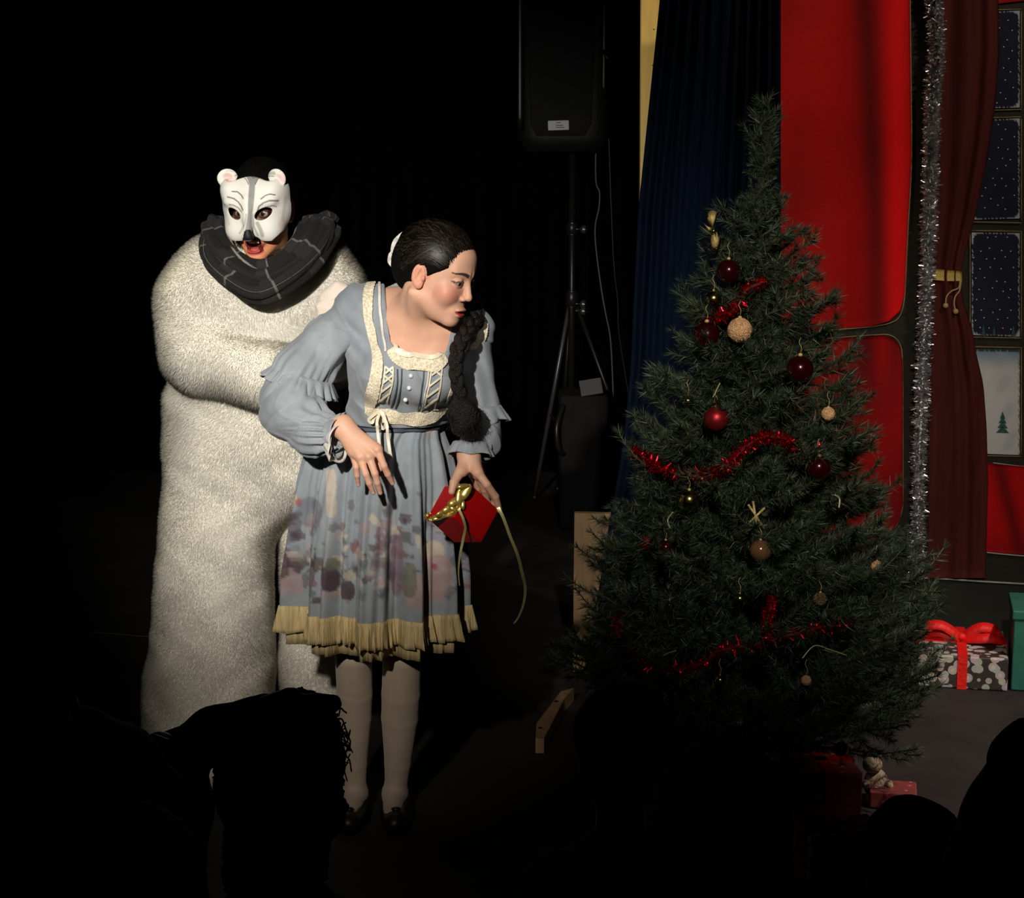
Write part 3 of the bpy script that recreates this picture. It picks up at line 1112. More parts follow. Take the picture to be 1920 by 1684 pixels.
def face_color(q, base, blush=.5, brow=(.02, .012, .01), lips=(.42, .05, .05), mouth=0.0):
    x = np.abs(q[:, 0])
    y, z = q[:, 1], q[:, 2]
    c = np.tile(np.array(base), (len(q), 1))
    front = y > .03
    g = lambda cx, cz, r: np.exp(-(((x - cx) / r) ** 2 + ((z - cz) / r) ** 2))
    c = mixc(c, front * blush * g(.047, -.032, .022), (.62, .17, .14))
    c = mixc(c, front * .25 * g(0, -.036, .014), (.62, .2, .15))
    c = mixc(c, front * .30 * g(.033, .002, .017), (.34, .13, .09))
    # brow
    bz = .0195 + .0045 * np.sin(np.clip((x - .012) / .036, 0, 1) * pi * .85)
    bw = .0042 * np.clip(1.15 - (x - .014) / .045, .25, 1)
    bm = front * (x > .012) * (x < .054) * ss(bw + .0012 - np.abs(z - bz), 0, .0016)
    c = mixc(c, bm * .95, brow)
    # lash line
    el = np.abs(np.hypot((x - .0325) / .0140, (z + .0004) / .0064) - 1)
    c = mixc(c, front * (y > .06) * ss(.18 - el, 0, .1) * np.where(z > -.001, .9, .4), (.03, .018, .015))
    # lips
    mz = -.0715
    o = mouth * .5
    zz = (z - mz + o * .5)
    lw = np.clip(1 - (x / .0235) ** 2, 0, 1)
    up = (zz > 0) * ss(.0088 * np.sqrt(lw) + o - zz, 0, .0015)
    dn = (zz <= 0) * ss(.0105 * np.sqrt(lw) + o + zz, 0, .0015)
    c = mixc(c, front * (y > .07) * (lw > 0) * np.maximum(up, dn), lips)
    # redder ears
    c = mixc(c, (x > .066) * (y < .015) * (y > -.04) * (z > -.048) * (z < .03) * .45, (.62, .20, .13))
    return c


def eyeball(parent, Rm, c, side, gaze, name='eye', r=.0128, k=1.0):
    V, F = sphere((0, 0, 0), r, 28, 22)
    n = V / r
    g = np.array(gaze, float)
    g /= np.linalg.norm(g)
    an = np.arccos(np.clip(n @ g, -1, 1))
    col = np.tile(np.array((.40, .34, .32)), (len(V), 1))
    col[an < .56] = (.05, .025, .015)
    col[an < .24] = (.004, .004, .004)
    loc = np.array([.0315 * side, .0712, 0])
    W = (V + loc) * k @ Rm.T + c
    return mk(name, W, F, M['eye'], parent, col=col)


def to_local(V, Rm, c): return (V - c) @ Rm


# ------------------------------------------------------------------ hand helper
def hand_sdf(p, wrist, palm, fingers, thumb):
    """palm: list of knuckle points; fingers: list of (points, radii)"""
    d = None
    for k, (kp, r) in enumerate(palm):
        e = cap(p, wrist[0], kp, wrist[1], r)
        d = e if d is None else smin(d, e, .012)
    for pts, rs in fingers:
        e = chain(p, pts, rs, .003)
        d = smin(d, e, .0035)
    e = chain(p, thumb[0], thumb[1], .004)
    return smin(d, e, .008)


# ================================================================== WOMAN IN THE BLUE DRESS
WY = 4.33
wbase = onfloor(706, 1530)
wo = thing('person', [wbase[0], wbase[1], 0], 'dark-haired person in a blue-grey lace dress bending forward with a red gift', 'person')
WC = P(823, 511, 4.08)
WK = .93
WR = frame(math.radians(63), math.radians(18), math.radians(-3))
p_ = P
nb = p_(778, 602, 4.19)
shR, shL = p_(676, 584, 4.22), p_(884, 618, 4.19)
SK = lin(218, 170, 144)


def w_torso(p, off=0.0):
    d = ell(p, p_(766, 668, 4.22), (.138 + off, .098 + off, .150 + off), np.array(Matrix.Rotation(.25, 3, 'Y')))
    d = smin(d, ell(p, p_(748, 770, 4.27), (.116 + off, .092 + off, .11 + off)), .04)
    d = smin(d, cap(p, p_(768, 580, 4.24), shR, .055 + off, .05 + off), .04)
    d = smin(d, cap(p, p_(800, 596, 4.23), shL, .052 + off, .044 + off), .04)
    d = smin(d, cap(p, p_(772, 640, 4.17), p_(815, 648, 4.16), .055 + off, .05 + off), .05)
    # bust
    d = smin(d, ell(p, p_(728, 705, 4.135), (.052 + off, .045 + off, .05 + off)), .03)
    d = smin(d, ell(p, p_(806, 712, 4.125), (.050 + off, .045 + off, .05 + off)), .03)
    return d


nk0 = WC + WR @ np.array([0, -.022, -.055])


def w_upper(p):
    q = WR.T.astype(np.float32) @ (p - A3(WC)) / WK
    d = head_sdf(q) * WK
    t = w_torso(p)
    n = cap(p, nk0, nb, .049, .056)
    # collar bones and neck tendon
    t = smin(t, cap(p, p_(772, 622, 4.125), p_(722, 598, 4.15), .007, .007), .02)
    t = smin(t, cap(p, p_(800, 628, 4.12), p_(850, 622, 4.13), .007, .007), .02)
    n = smin(n, cap(p, WC + WR @ np.array([.055, -.02, -.055]), p_(781, 622, 4.13), .012, .008), .02)
    t = smin(t, n, .045)
    return smin(d, t, .014)


m1 = sculpt(w_upper, p_(690, 720, 4.02) * [1, 0, 1] + [0, 3.93, 0], p_(925, 400, 4.3) * [1, 0, 1] + [0, 4.36, 0], .0019)
m1 = (relax(m1[0], m1[1], 1, .3), m1[1])

# right arm and hand (left in the picture)
wrR = p_(643, 800, 4.055)
kn = [p_(661, 848, 4.03), p_(675, 857, 4.015), p_(692, 856, 4.01), p_(708, 843, 4.015)]
tips = [(672, 909, 4.045), (700, 924, 4.02), (713, 924, 4.015), (736, 906, 4.02)]
mids = [(668, 876, 4.025), (686, 889, 4.0), (703, 888, 3.995), (720, 874, 3.995)]


def w_handR(p):
    fs = []
    for k, (m, t) in enumerate(zip(mids, tips)):
        m_, t_ = p_(*m), p_(*t)
        q = t_ * .45 + m_ * .55 + np.array([0, -.003, 0])
        r = (.0066, .0073, .0075, .0074)[k]
        fs.append(([kn[k], m_, q, t_], [r + .0022, r + .0006, r, r - .0018]))
    th = ([wrR + [.01, .012, -.01], p_(690, 836, 4.055), p_(707, 862, 4.05), p_(712, 880, 4.045)], [.014, .012, .0085, .0065])
    d = hand_sdf(p, (wrR, .0205), [(kn[0], .0125), (kn[1], .013), (kn[2], .0135), (kn[3], .013)], fs, th)
    d = smin(d, cap(p, wrR, p_(620, 803, 4.085), .0210, .020), .02)
    for k in range(4):
        d = smin(d, sph(p, kn[k] + [0, -.006, .002], .0075), .006)
        a, b = wrR + [0, -.016, 0], kn[k] + np.array([0, -.011, 0])
        d = smin(d, cap(p, a * .45 + b * .55, b, .002, .0025), .006)
    return d


m2 = sculpt(w_handR, p_(585, 945, 4.0) * [1, 0, 1] + [0, 3.95, 0], p_(760, 750, 4.0) * [1, 0, 1] + [0, 4.15, 0], .0018)

wrL = p_(879, 852, 4.045)
knL = [p_(896, 886, 4.005), p_(900, 888, 4.03), p_(896, 890, 4.055), p_(888, 890, 4.075)]


def w_handL(p):
    fs = [([knL[0], p_(913, 909, 3.995), p_(929, 931, 4.01), p_(937, 957, 4.025)], [.0105, .0092, .0085, .0066]),
          ([knL[1], p_(916, 914, 4.05), p_(928, 936, 4.085), p_(921, 960, 4.10)], [.010, .009, .008, .0065]),
          ([knL[2], p_(908, 918, 4.085), p_(914, 940, 4.11), p_(906, 960, 4.115)], [.010, .0088, .0078, .0064]),
          ([knL[3], p_(896, 915, 4.10), p_(898, 935, 4.12), p_(890, 950, 4.12)], [.0092, .008, .0072, .006])]
    th = ([wrL + [-.006, 0, -.01], p_(863, 885, 4.005), p_(851, 905, 3.985), p_(847, 922, 3.975)], [.014, .0125, .0095, .0075])
    d = hand_sdf(p, (wrL, .019), [(knL[0], .0135), (knL[1], .013), (knL[2], .0125), (knL[3], .012), (p_(868, 884, 4.01), .012)], fs, th)
    return smin(d, cap(p, wrL, p_(884, 805, 4.09), .0205, .024), .02)


m3 = sculpt(w_handL, p_(820, 985, 4.0) * [1, 0, 1] + [0, 3.93, 0], p_(965, 780, 4.0) * [1, 0, 1] + [0, 4.18, 0], .0018)

elR, elL = p_(538, 748, 4.17), p_(908, 790, 4.14)


def w_rest(p):
    d = w_torso(p, -.004)
    d = smin(d, ell(p, p_(712, 885, 4.30), (.122, .092, .11)), .03)
    d = smin(d, chain(p, [shR + [0, 0, -.01], p_(612, 650, 4.22), p_(556, 735, 4.18), p_(612, 800, 4.085)], [.038, .036, .032, .022], .01), .008)
    d = smin(d, chain(p, [shL + [0, 0, -.01], p_(884, 690, 4.19), p_(901, 780, 4.155), p_(884, 820, 4.08)], [.030, .028, .026, .021], .01), .008)
    for a, b in (((668, 930, 4.31), (662, 1180, 4.30)), ((752, 930, 4.30), (754, 1180, 4.29))):
        d = smin(d, cap(p, p_(*a), p_(*b), .085, .058), .02)
    return d


zc = p_(766, 690, 4.2)[2]
m4 = sculpt(lambda p: np.maximum(w_rest(p), p[2] - zc - .04), p_(470, 1240, 4.3) * [1, 0, 1] + [0, 3.95, 0], p_(960, 480, 4.2) * [1, 0, 1] + [0, 4.5, 0], .006)
V, F = joinm([m1, m2, m3, m4])
q = to_local(V, WR, WC) / WK
isface = (np.abs(q[:, 0]) < .1) & (np.abs(q[:, 1]) < .14) & (q[:, 2] > -.14) & (q[:, 2] < .14)
col = np.tile(np.array(SK), (len(V), 1))
fc = face_color(q, SK, .62)
wgt = isface & (np.arange(len(V)) < len(m1[0]))
col[wgt] = fc[wgt]
n1, n2, n3 = len(m1[0]), len(m2[0]), len(m3[0])
hsel = (np.arange(len(V)) >= n1) & (np.arange(len(V)) < n1 + n2 + n3)
for tp in tips:
    dd = np.linalg.norm(V - p_(*tp), axis=1)
    col = mixc(col, hsel * .5 * ss(.02 - dd, 0, .014), (.68, .28, .20))
    dd = np.linalg.norm(V - (p_(*tp) + [0, -.006, 0]), axis=1)
    col = mixc(col, hsel * .8 * ss(.0055 - dd, 0, .001), (.78, .52, .44))
mk('body', V, F, M['skin'], wo, col=col)
for s in (1, -1):
    eyeball(wo, WR, WC, s, (.30, 1, -.12), k=WK)


# hair
def w_hair(p):
    q = WR.T.astype(np.float32) @ (p - A3(WC)) / WK
    d = ell(q, (0, -.022, .031), (.083, .101, .088))
    d = smin(d, ell(q, (0, -.088, -.005), (.050, .038, .055)), .03)
    d = smin(d, ell(q, (-.03, -.07, -.05), (.045, .035, .04)), .03)
    x = np.abs(q[0])
    face = q[1] - (.016 + 1.18 * q[2]) - .12 * (0.075 - x) * (q[2] > .0)
    d = smax(d, face, .006)
    d = smax(d, -(q[2] + .075 + .0 * x), .01)
    d = np.maximum(d, -ell(np.stack([x, q[1], q[2]]), (.080, -.012, -.014), (.020, .022, .034)))
    an = np.arctan2(q[2] + .05, q[1] + .11)
    return d * WK + .0004 * np.sin(an * 120 + 3 * np.sin(x * 60)) + .0003 * np.sin(an * 271 + x * 90)


hv = sculpt(w_hair, WC - .15, WC + .15, .0021)
hair = mk('hair', *hv, M['hair'], wo)
# loose hairs over the temple and forehead
g = G()
rs = np.random.default_rng(8)
for k in range(70):
    z0 = rs.uniform(.03, .085)
    a = np.array([rs.uniform(-.06, .078), .05 + z0 * .3, z0])
    a[:2] *= .96
    b = a + np.array([rs.uniform(-.01, .012), -.06, rs.uniform(.0, .03)])
    m = (a + b) / 2 + np.array([0, 0, rs.uniform(.004, .014)])
    def onh(v):
        v = v - np.array([0, -.022, .034])
        k = np.linalg.norm(v / np.array([.084, .102, .093]))
        return v / k * 1.012 + np.array([0, -.022, .034])
    pts = spline([onh(a), onh(m), onh(b)], 7) * WK @ WR.T + WC
    g.add(*tube(pts, .0006, 3)[:2])
g.mk('loose_strands', M['hair'], hair, kind='stuff')
# combed hair running from the hairline back to the nape
def onhair(v, s):
    o_ = np.array([0, -.022, .034])
    v = v - o_
    k = np.linalg.norm(v / np.array([.083, .101, .089]), axis=-1, keepdims=True)
    return v / k * s + o_
n = 2600
aa = rs.uniform(-1, 1, n)
z0 = .052 - .052 * np.abs(aa) ** 2.2 + rs.uniform(0, .085, n)
x0 = .082 * np.sin(aa * 1.35)
y0 = .02 + 1.1 * z0 - .05 * np.abs(aa)
y0 = np.where(rs.random(n) < .35, .024 + .9 * z0, y0 * rs.uniform(-.5, 1, n))
st = onhair(np.stack([x0, y0, z0], 1), 1.0)
en = onhair(np.stack([rs.uniform(-.05, .03, n), np.full(n, -.1), rs.uniform(-.06, -.02, n)], 1), 1.0)
K = 9
sc_ = rs.uniform(1.01, 1.045, n)[:, None]
rows = []
for j in range(K):
    t = j / (K - 1)
    q_ = st * (1 - t) + en * t + np.array([0, 0, .03]) * math.sin(pi * t) * np.sign(st[:, 2:3] + .01) * (np.abs(st[:, :1]) < .07)
    rows.append(onhair(q_, sc_))
rows = np.stack(rows, 1)
T_ = np.gradient(rows, axis=1)
N_ = rows - np.array([0, -.022, .034])
B__ = np.cross(T_, N_)
B__ /= np.linalg.norm(B__, axis=2, keepdims=True) + 1e-9
wv = np.sin(np.linspace(.25, pi - .2, K))[None, :, None] * .0013
VV = np.stack([rows - B__ * wv, rows + B__ * wv], 2)
ok = ~((rows[:, :, 1] > -.035) & (rows[:, :, 1] < .02) & (rows[:, :, 2] < .022) & (np.abs(rows[:, :, 0]) > .055)).any(1)
VV = VV[ok]
n = len(VV)
i0 = (np.arange(n) * K * 2)[:, None, None] + (np.arange(K - 1) * 2)[None, :, None]
FF = (i0 + np.array([0, 1, 3, 2])[None, None, :]).reshape(-1, 4)
cs_ = np.array((.016, .011, .0075)) * (rs.random((n, 1)) ** 3 * 2.6 + .12)
mk('combed_strands', VV.reshape(-1, 3) * WK @ WR.T + WC, FF, M['hair_strand'], hair, kind='stuff', col=np.repeat(cs_, K * 2, 0))

# braid over the far shoulder
bp = spline([p_(828, 560, 4.21), p_(872, 575, 4.19), p_(893, 594, 4.13), p_(876, 622, 4.06), p_(858, 655, 4.025), p_(855, 700, 4.015), p_(864, 742, 4.015)], 120)
g = G()
T = np.gradient(bp, axis=0)
T /= np.linalg.norm(T, axis=1)[:, None]
S_ = np.cross(T, [0, -1, .1])
S_ /= np.linalg.norm(S_, axis=1)[:, None]
B_ = np.cross(T, S_)
for k in range(3):
    ph = np.linspace(0, 2 * pi * 3.9, 120) + k * 2 * pi / 3
    wdt = np.interp(np.arange(120), [0, 30, 119], [.015, .0105, .008])[:, None]
    pts = bp + S_ * np.sin(ph)[:, None] * wdt + B_ * np.sin(2 * ph)[:, None] * wdt * .5
    g.add(*tube(pts, np.interp(np.arange(120), [0, 30, 119], [.016, .0110, .0085]), 18, sect=lambda i, f: 1 + .07 * math.sin(f * 9 + i * .10))[:2])
br = g.mk('braid', M['braid'], hair)
g = G()
g.add(*lathe([(.011, -.004), (.0145, 0), (.011, .004)], p_(864, 742, 4.015), 12, T[-1]))
g.mk('hair_tie', M['shoe'], hair)
tv = sculpt(lambda p: chain(p, [p_(864, 742, 4.015), p_(868, 770, 4.01), p_(874, 795, 4.015), p_(884, 816, 4.02)], [.012, .030, .030, .008], .02) + wob(p, 90, .003) + .0015 * np.sin(p[0] * 900 + 4 * np.sin(p[2] * 60)),
            p_(820, 850, 4.0) * [1, 0, 1] + [0, 3.92, 0], p_(930, 715, 4.0) * [1, 0, 1] + [0, 4.12, 0], .0028)
mk('braid_tail', *tv, M['braid'], hair)
n = 3500
a0 = p_(866, 752, 4.01)
a1 = p_(880, 806, 4.015)
t_ = rs.random((n, 1))
st_ = a0 * (1 - t_) + a1 * t_ + rs.normal(size=(n, 3)) * [.014, .014, .01] * np.sin(.4 + t_ * 2.4)
dr = rs.normal(size=(n, 3)) * [.55, .5, .3] + [.1, 0, -1]
dr /= np.linalg.norm(dr, axis=1)[:, None]
sd_ = np.cross(dr, rs.normal(size=(n, 3)))
sd_ /= np.linalg.norm(sd_, axis=1)[:, None]
L = rs.uniform(.015, .038, (n, 1))
VV = np.stack([st_ - sd_ * .0007, st_ + sd_ * .0007, st_ + dr * L], 1).reshape(-1, 3)
mk('tail_strands', VV, np.arange(3 * n).reshape(n, 3), M['braid'], hair, kind='stuff')
# white bow at the back of the head
g = G()
for pts, wd in (([(772, 434, 4.10), (758, 441, 4.12), (745, 452, 4.14), (739, 468, 4.15), (748, 484, 4.14)], .018),
                ([(748, 484, 4.14), (738, 476, 4.15), (734, 488, 4.16), (744, 500, 4.155), (752, 490, 4.13)], .020),
                ([(750, 486, 4.13), (747, 502, 4.15), (742, 512, 4.16), (752, 517, 4.15)], .014)):
    g.add(*strip(spline([p_(*a) for a in pts], 20), (.35, -.9, .2), wd, .002, 1.1, .002))
g.mk('hair_bow', M['white_cloth'], wo, label='white hair bow')

# ------------------------------------------------------------------ dress
CUT = [(716, 470), (722, 545), (726, 600), (732, 640), (740, 652), (765, 664), (800, 670), (834, 664), (842, 640), (848, 600), (905, 560), (905, 470)]


def cutdist(p):
    v = p.T.astype(float)
    px, py = topx(v)
    d = seg_dist(px, py, CUT + [CUT[0]])
    i = in_poly(px, py, CUT)
    s = np.where(i, -d, d) / 790
    return np.where(p[1] > 4.265, .05, s).astype(np.float32)


def w_bodice(p):
    d = w_torso(p, .011)
    d = smin(d, cap(p, shR, p_(640, 622, 4.22), .060, .05), .02)
    d = d - .0022 * np.exp(-(np.sin((p[0] * .8 + p[2]) * 38 + 1.5 * np.sin(p[0] * 30)) / .22) ** 2) * ss(np.sin(p[0] * 33 + p[2] * 12), -.3, .5)
    d = d + wob(p, 55, .0018) + .0016 * np.sin((p[0] * 1.0 + p[2] * .8) * 120 + 2 * np.sin(p[2] * 25))
    bot = p_(740, 800, 4.2)[2]
    d = smax(d, bot - p[2], .004)
    return smax(d, -cutdist(p), .002)


bd = sculpt(w_bodice, p_(600, 825, 4.3) * [1, 0, 1] + [0, 4.0, 0], p_(960, 490, 4.2) * [1, 0, 1] + [0, 4.42, 0], .0035)
bd = (relax(*bd, 1, .3), bd[1])
px, py = topx(bd[0])
DB = np.array((.265, .292, .325))
nzc = .5 + .5 * np.sin(bd[0][:, 0] * 60 + bd[0][:, 2] * 33)
col = mixc(np.tile(DB, (len(px), 1)), nzc * .2, (.17, .24, .27))
dress = mk('dress', *bd, M['dress'], wo, col=col)
bvh = BVHTree.FromPolygons([Vector(v) for v in bd[0]], [tuple(map(int, f)) for f in bd[1]])


def hit(px, py, off=.002, tree=None):
    d = FW + (px - 960) / FPX * np.array([1.0, 0, 0]) - (py - 842) / FPX * UP
    h = (tree or bvh).ray_cast(Vector(CAM), Vector(d).normalized())
    if h[0] is None: return None, None
    return np.array(h[0]) + np.array(h[1]) * off, np.array(h[1])


def lay(name, pxs, wd, m, parent=dress, n=40, off=.003, th=.0018, edge=.0, tree=None, **k):
    sp_ = spline([np.array([a, b, 0.]) for a, b in pxs], n)
    P_, N_ = [], []
    for a in sp_:
        h, nn = hit(a[0], a[1], off, tree)
        if h is not None:
            P_.append(h)
            N_.append(nn)
    if len(P_) < 4: return None
    P_, N_ = np.array(P_), np.array(N_)
    for _ in range(2):
        P_[1:-1] = (P_[:-2] + 2 * P_[1:-1] + P_[2:]) / 4
        N_[1:-1] = (N_[:-2] + 2 * N_[1:-1] + N_[2:]) / 4
    w_ = np.interp(np.linspace(0, 1, len(P_)), np.linspace(0, 1, len(wd)), wd) if hasattr(wd, '__len__') else wd
    V, F = strip(P_, N_, w_, th, edge=edge, efreq=1.6)
    return mk(name, V, F, m, parent, smooth=False, **k)


lay('lace_trim', [(699, 528), (692, 545), (689, 575), (697, 620), (708, 665), (706, 710), (697, 745), (694, 770)], [.020, .022, .020, .019, .022, .028, .030, .020], M['lace'], edge=.16, n=60, off=.004)
lay('lace_trim', [(711, 530), (712, 560), (716, 600), (722, 640), (724, 660)], [.006, .006, .005], M['white_cloth'], off=.003)
lay('lace_trim', [(903, 604), (898, 625), (886, 655), (880, 690), (876, 722)], [.026, .034, .036, .026, .016], M['lace'], edge=.14, n=50, off=.004)
lay('neck_lace', [(733, 656), (745, 668), (765, 677), (800, 684), (820, 682), (834, 670)], [.020, .036, .036, .034, .030, .018], M['lace'], edge=.12, n=50, off=.005)
lay('neck_ruffle', [(736, 648), (750, 661), (775, 668), (800, 672), (825, 667), (838, 652)], [.007, .009, .007], M['satin'], edge=.5, n=60, off=.008)
lay('waist_lace', [(690, 766), (705, 775), (730, 779), (760, 783), (795, 784), (820, 774), (832, 762)], [.020, .034, .034, .032, .034, .030, .018], M['lace'], edge=.14, n=60, off=.005)
lay('lace_trim', [(846, 702), (847, 722), (840, 742), (833, 756)], [.006, .011, .006], M['lace'], n=20, off=.004)
for xs in ([(745, 692), (745, 715), (740, 740), (734, 762)], [(753, 692), (753, 715), (748, 740), (742, 764)], [(795, 694), (794, 715), (790, 740), (784, 768)], [(803, 694), (802, 715), (797, 740), (790, 768)]):
    lay('piping', xs, .0028, M['piping'] if xs[0][0] in (753, 745, 795) else M['white_cloth'], off=.0025, n=20)
for a, b in ((771, 705), (768, 727), (761, 748)):
    h, nn = hit(a, b, .003)
    g = G()
    g.add(*sphere(h, (.0055, .0055, .0055), 14, 10))
    g.mk('button', M['button'], dress)
for xl_, xr_, y0, y1, sh in ((722, 738, 688, 752, -12), (808, 828, 690, 764, -14)):
    for side in (xl_, xr_):
        lay('lacing_edge', [(side, y0), (side + sh * .3, (y0 + y1) / 2), (side + sh, y1)], .0035, M['satin'], off=.003, n=20)
    k = 4
    for i in range(k):
        ya, yb_ = y0 + (y1 - y0) * i / k, y0 + (y1 - y0) * (i + .8) / k
        dx = sh * (i / k)
        lay('ribbon_lacing', [(xl_ + dx, yb_), ((xl_ + xr_) / 2 + dx, (ya + yb_) / 2), (xr_ + dx, ya)], .0048, M['satin'], off=.005, n=10)
        if i == 0 or i == 1 and xl_ < 750:
            lay('ribbon_lacing', [(xl_ + dx, ya), ((xl_ + xr_) / 2 + dx, (ya + yb_) / 2), (xr_ + dx, yb_)], .0040, M['satin'], off=.004, n=10)

# skirt -------------------------------------------------------------
ws, hs = p_(738, 796, 4.28), p_(701, 1133, 4.31)
ts = [0, .06, .14, .3, .55, .8, 1]
A_ = [.120, .145, .172, .186, .196, .203, .206]
B2 = [.098, .115, .130, .148, .165, .178, .184]
XC = [738, 722, 710, 707, 703, 701, 700]


def skirt_pt(th, t, ex=0.0, drop=0.0):
    a, b = np.interp(t, ts, A_), np.interp(t, ts, B2)
    c = ws * (1 - t) + hs * t
    c = c.copy()
    c[0] = p_(np.interp(t, ts, XC), 1000, c[1])[0]
    am = .0045 + .034 * min(1, t * 1.25) ** .9
    f = np.cos(12 * th + 1.1 * np.sin(2 * th + .6) + .5 * t)
    f = f * .66 + .22 * math.cos(25 * th + 2.1 * math.sin(3 * th) + 1.3) + .12 * math.cos(47 * th + t * 3)
    r = am * f + ex
    sag = -.012 * math.cos(th + .6) * t
    return np.array([c[0] + (a + r) * math.cos(th), c[1] + (b + r) * math.sin(th), c[2] + sag - drop])


nu, nv = 420, 90
V = np.array([skirt_pt(2 * pi * i / nu, j / (nv - 1)) for i in range(nu) for j in range(nv)])
F = np.array(grid_faces(nu, nv, True, False))
px, py = topx(V)
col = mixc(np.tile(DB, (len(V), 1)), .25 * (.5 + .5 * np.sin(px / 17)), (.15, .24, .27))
rs = np.random.default_rng(21)
PLUM, PINK, CREAM, BRN, OLV, LIL = (.065, .038, .055), (.36, .26, .26), (.50, .43, .34), (.07, .045, .035), (.13, .14, .09), (.28, .26, .34)
thv = np.repeat(2 * pi * np.arange(nu) / nu, nv)
tv_ = np.tile(np.arange(nv) / (nv - 1), nu)
# scattered blossoms and leaves over the lower two thirds, all around
for k in range(800):
    a0_, t0 = rs.uniform(0, 2 * pi), rs.beta(3.0, 2.2) * .68 + .26
    if t0 > .9: continue
    s = rs.uniform(.004, .022)
    an = rs.uniform(0, pi)
    dx = ((thv - a0_ + pi) % (2 * pi) - pi) * .22
    dy = (tv_ - t0) * .5
    u = dx * math.cos(an) + dy * math.sin(an)
    v = -dx * math.sin(an) + dy * math.cos(an)
    m = ss(1.0 - np.hypot(u / s, v / (s * rs.uniform(.4, 1))) + .12 * np.sin(np.arctan2(v, u) * 5 + k), 0, .15)
    c_ = [PLUM, PLUM, PINK, LIL, BRN, CREAM, (.10, .11, .12), (.18, .09, .11)][rs.integers(0, 8)]
    col = mixc(col, m * rs.uniform(.35, .8), c_)
fr = V[:, 1] < 4.33
def blob(cx, cy, rx, ry, c_, al=.85, sq=2):
    global col
    m = ss(1 - (np.abs((px - cx) / rx) ** sq + np.abs((py - cy) / ry) ** sq), 0, .25)
    col = mixc(col, m * al * fr, c_)
blob(621, 925, 10, 48, CREAM, .75, 4); blob(548, 935, 10, 12, CREAM, .7); blob(560, 942, 7, 8, (.35, .08, .08), .8)
blob(812, 1035, 24, 22, CREAM, .9); blob(822, 1075, 30, 38, PINK, .85); blob(795, 1110, 42, 34, PINK, .85, 3); blob(815, 1062, 7, 6, (.35, .05, .08), .8)
blob(619, 1085, 18, 26, PLUM, .9, 3); blob(652, 1108, 14, 18, PLUM, .9, 3); blob(623, 1058, 16, 14, OLV, .8); blob(655, 1080, 14, 10, CREAM, .5)
blob(768, 1088, 14, 34, OLV, .8, 3); blob(545, 1100, 24, 28, PINK, .75, 3); blob(528, 1060, 14, 26, PLUM, .85, 3); blob(744, 1060, 12, 60, (.16, .10, .13), .7, 3)
blob(580, 960, 26, 30, (.12, .11, .14), .6); blob(550, 985, 16, 22, PLUM, .6)
col = np.where((tv_ > .9)[:, None], DB, col)
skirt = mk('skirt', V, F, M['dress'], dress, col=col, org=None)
skirt.modifiers.new('thick', 'SOLIDIFY').thickness = .0015
# tan frill at the hem
nu, nv = 900, 7
V = []
for i in range(nu):
    th = 2 * pi * i / nu
    for j in range(nv):
        t = j / (nv - 1)
        e = .003 + t * (.010 + .0065 * math.sin(th * 86 + 2 * math.sin(5 * th)) + .002 * math.sin(th * 171))
        V.append(skirt_pt(th, 1.0, e, .066 * t * (1 + .05 * math.sin(th * 37)) - .012))
fo = mk('hem_frill', V, np.array(grid_faces(nu, nv, True, False)), M['hem_lace'], dress, label='tan lace frill')
fo.modifiers.new('thick', 'SOLIDIFY').thickness = .0012
nu = 700
V = []
for i in range(nu):
    th = 2 * pi * i / nu
    for j in range(4):
        t = j / 3
        V.append(skirt_pt(th, 1.0, -.012 + .003 * math.sin(th * 60), .02 + .066 * t))
mk('underskirt', V, np.array(grid_faces(nu, 4, True, False)), M['hem_lace'], dress).modifiers.new('thick', 'SOLIDIFY').thickness = .001
# waist band
V, F, _ = tube([skirt_pt(2 * pi * i / 60, .0, .003) for i in range(60)], .006, 8, closed=True)
mk('waistband', V, F, M['piping'], dress)


# sleeves -------------------------------------------------------------
def sleeve_tex(p, c, axis, n, a, near):
    ax = np.asarray(axis, float)
    ax /= np.linalg.norm(ax)
    u = np.cross(ax, [0.1, .2, 1.])
    u /= np.linalg.norm(u)
    v = np.cross(ax, u)
    q = p - A3(c)
    an = np.arctan2((q * A3(v)).sum(0), (q * A3(u)).sum(0))
    ds = np.abs((q * A3(ax)).sum(0))
    return a * np.sin(an * n + 2 * np.sin(an * 3)) * np.exp(-(ds / near) ** 2)


seamR = p_(566, 706, 4.2)
cuffR = p_(624, 812, 4.07)


def slR(p):
    u = chain(p, [p_(690, 582, 4.22), p_(612, 642, 4.22), p_(566, 700, 4.2)], [.056, .056, .072], .02)
    l = chain(p, [p_(552, 726, 4.19), p_(547, 768, 4.15), p_(592, 808, 4.10), p_(618, 814, 4.075)], [.066, .071, .053, .036], .03)
    d = smin(u, l, .008)
    d = d + sleeve_tex(p, cuffR, (.8, -.2, 0), 15, .0055, .07) + sleeve_tex(p, seamR, (-.5, 0, -.8), 19, .003, .05)
    ph = (p[0] * .75 - p[2] * .55) * 95 + 2.2 * np.sin(p[2] * 22 + p[1] * 18)
    d = d + .0042 * (1 - 2 * np.abs(np.sin(ph / 2)) ** .7) * (.5 + .5 * np.sin(p[2] * 31 + p[0] * 12)) + wob(p, 30, .003, 1)
    ph2 = (p[0] * .9 + p[2] * .5) * 70 + 2.5 * np.sin(p[2] * 35 - p[0] * 14)
    d = d - .0028 * np.exp(-(np.sin(ph2 / 2) / .25) ** 2) * ss(np.sin(p[2] * 19 + p[0] * 23), -.2, .6)
    return smax(d, cap(p, p_(640, 812, 4.06), p_(665, 812, 4.05), .034, .05) * -1, .004)


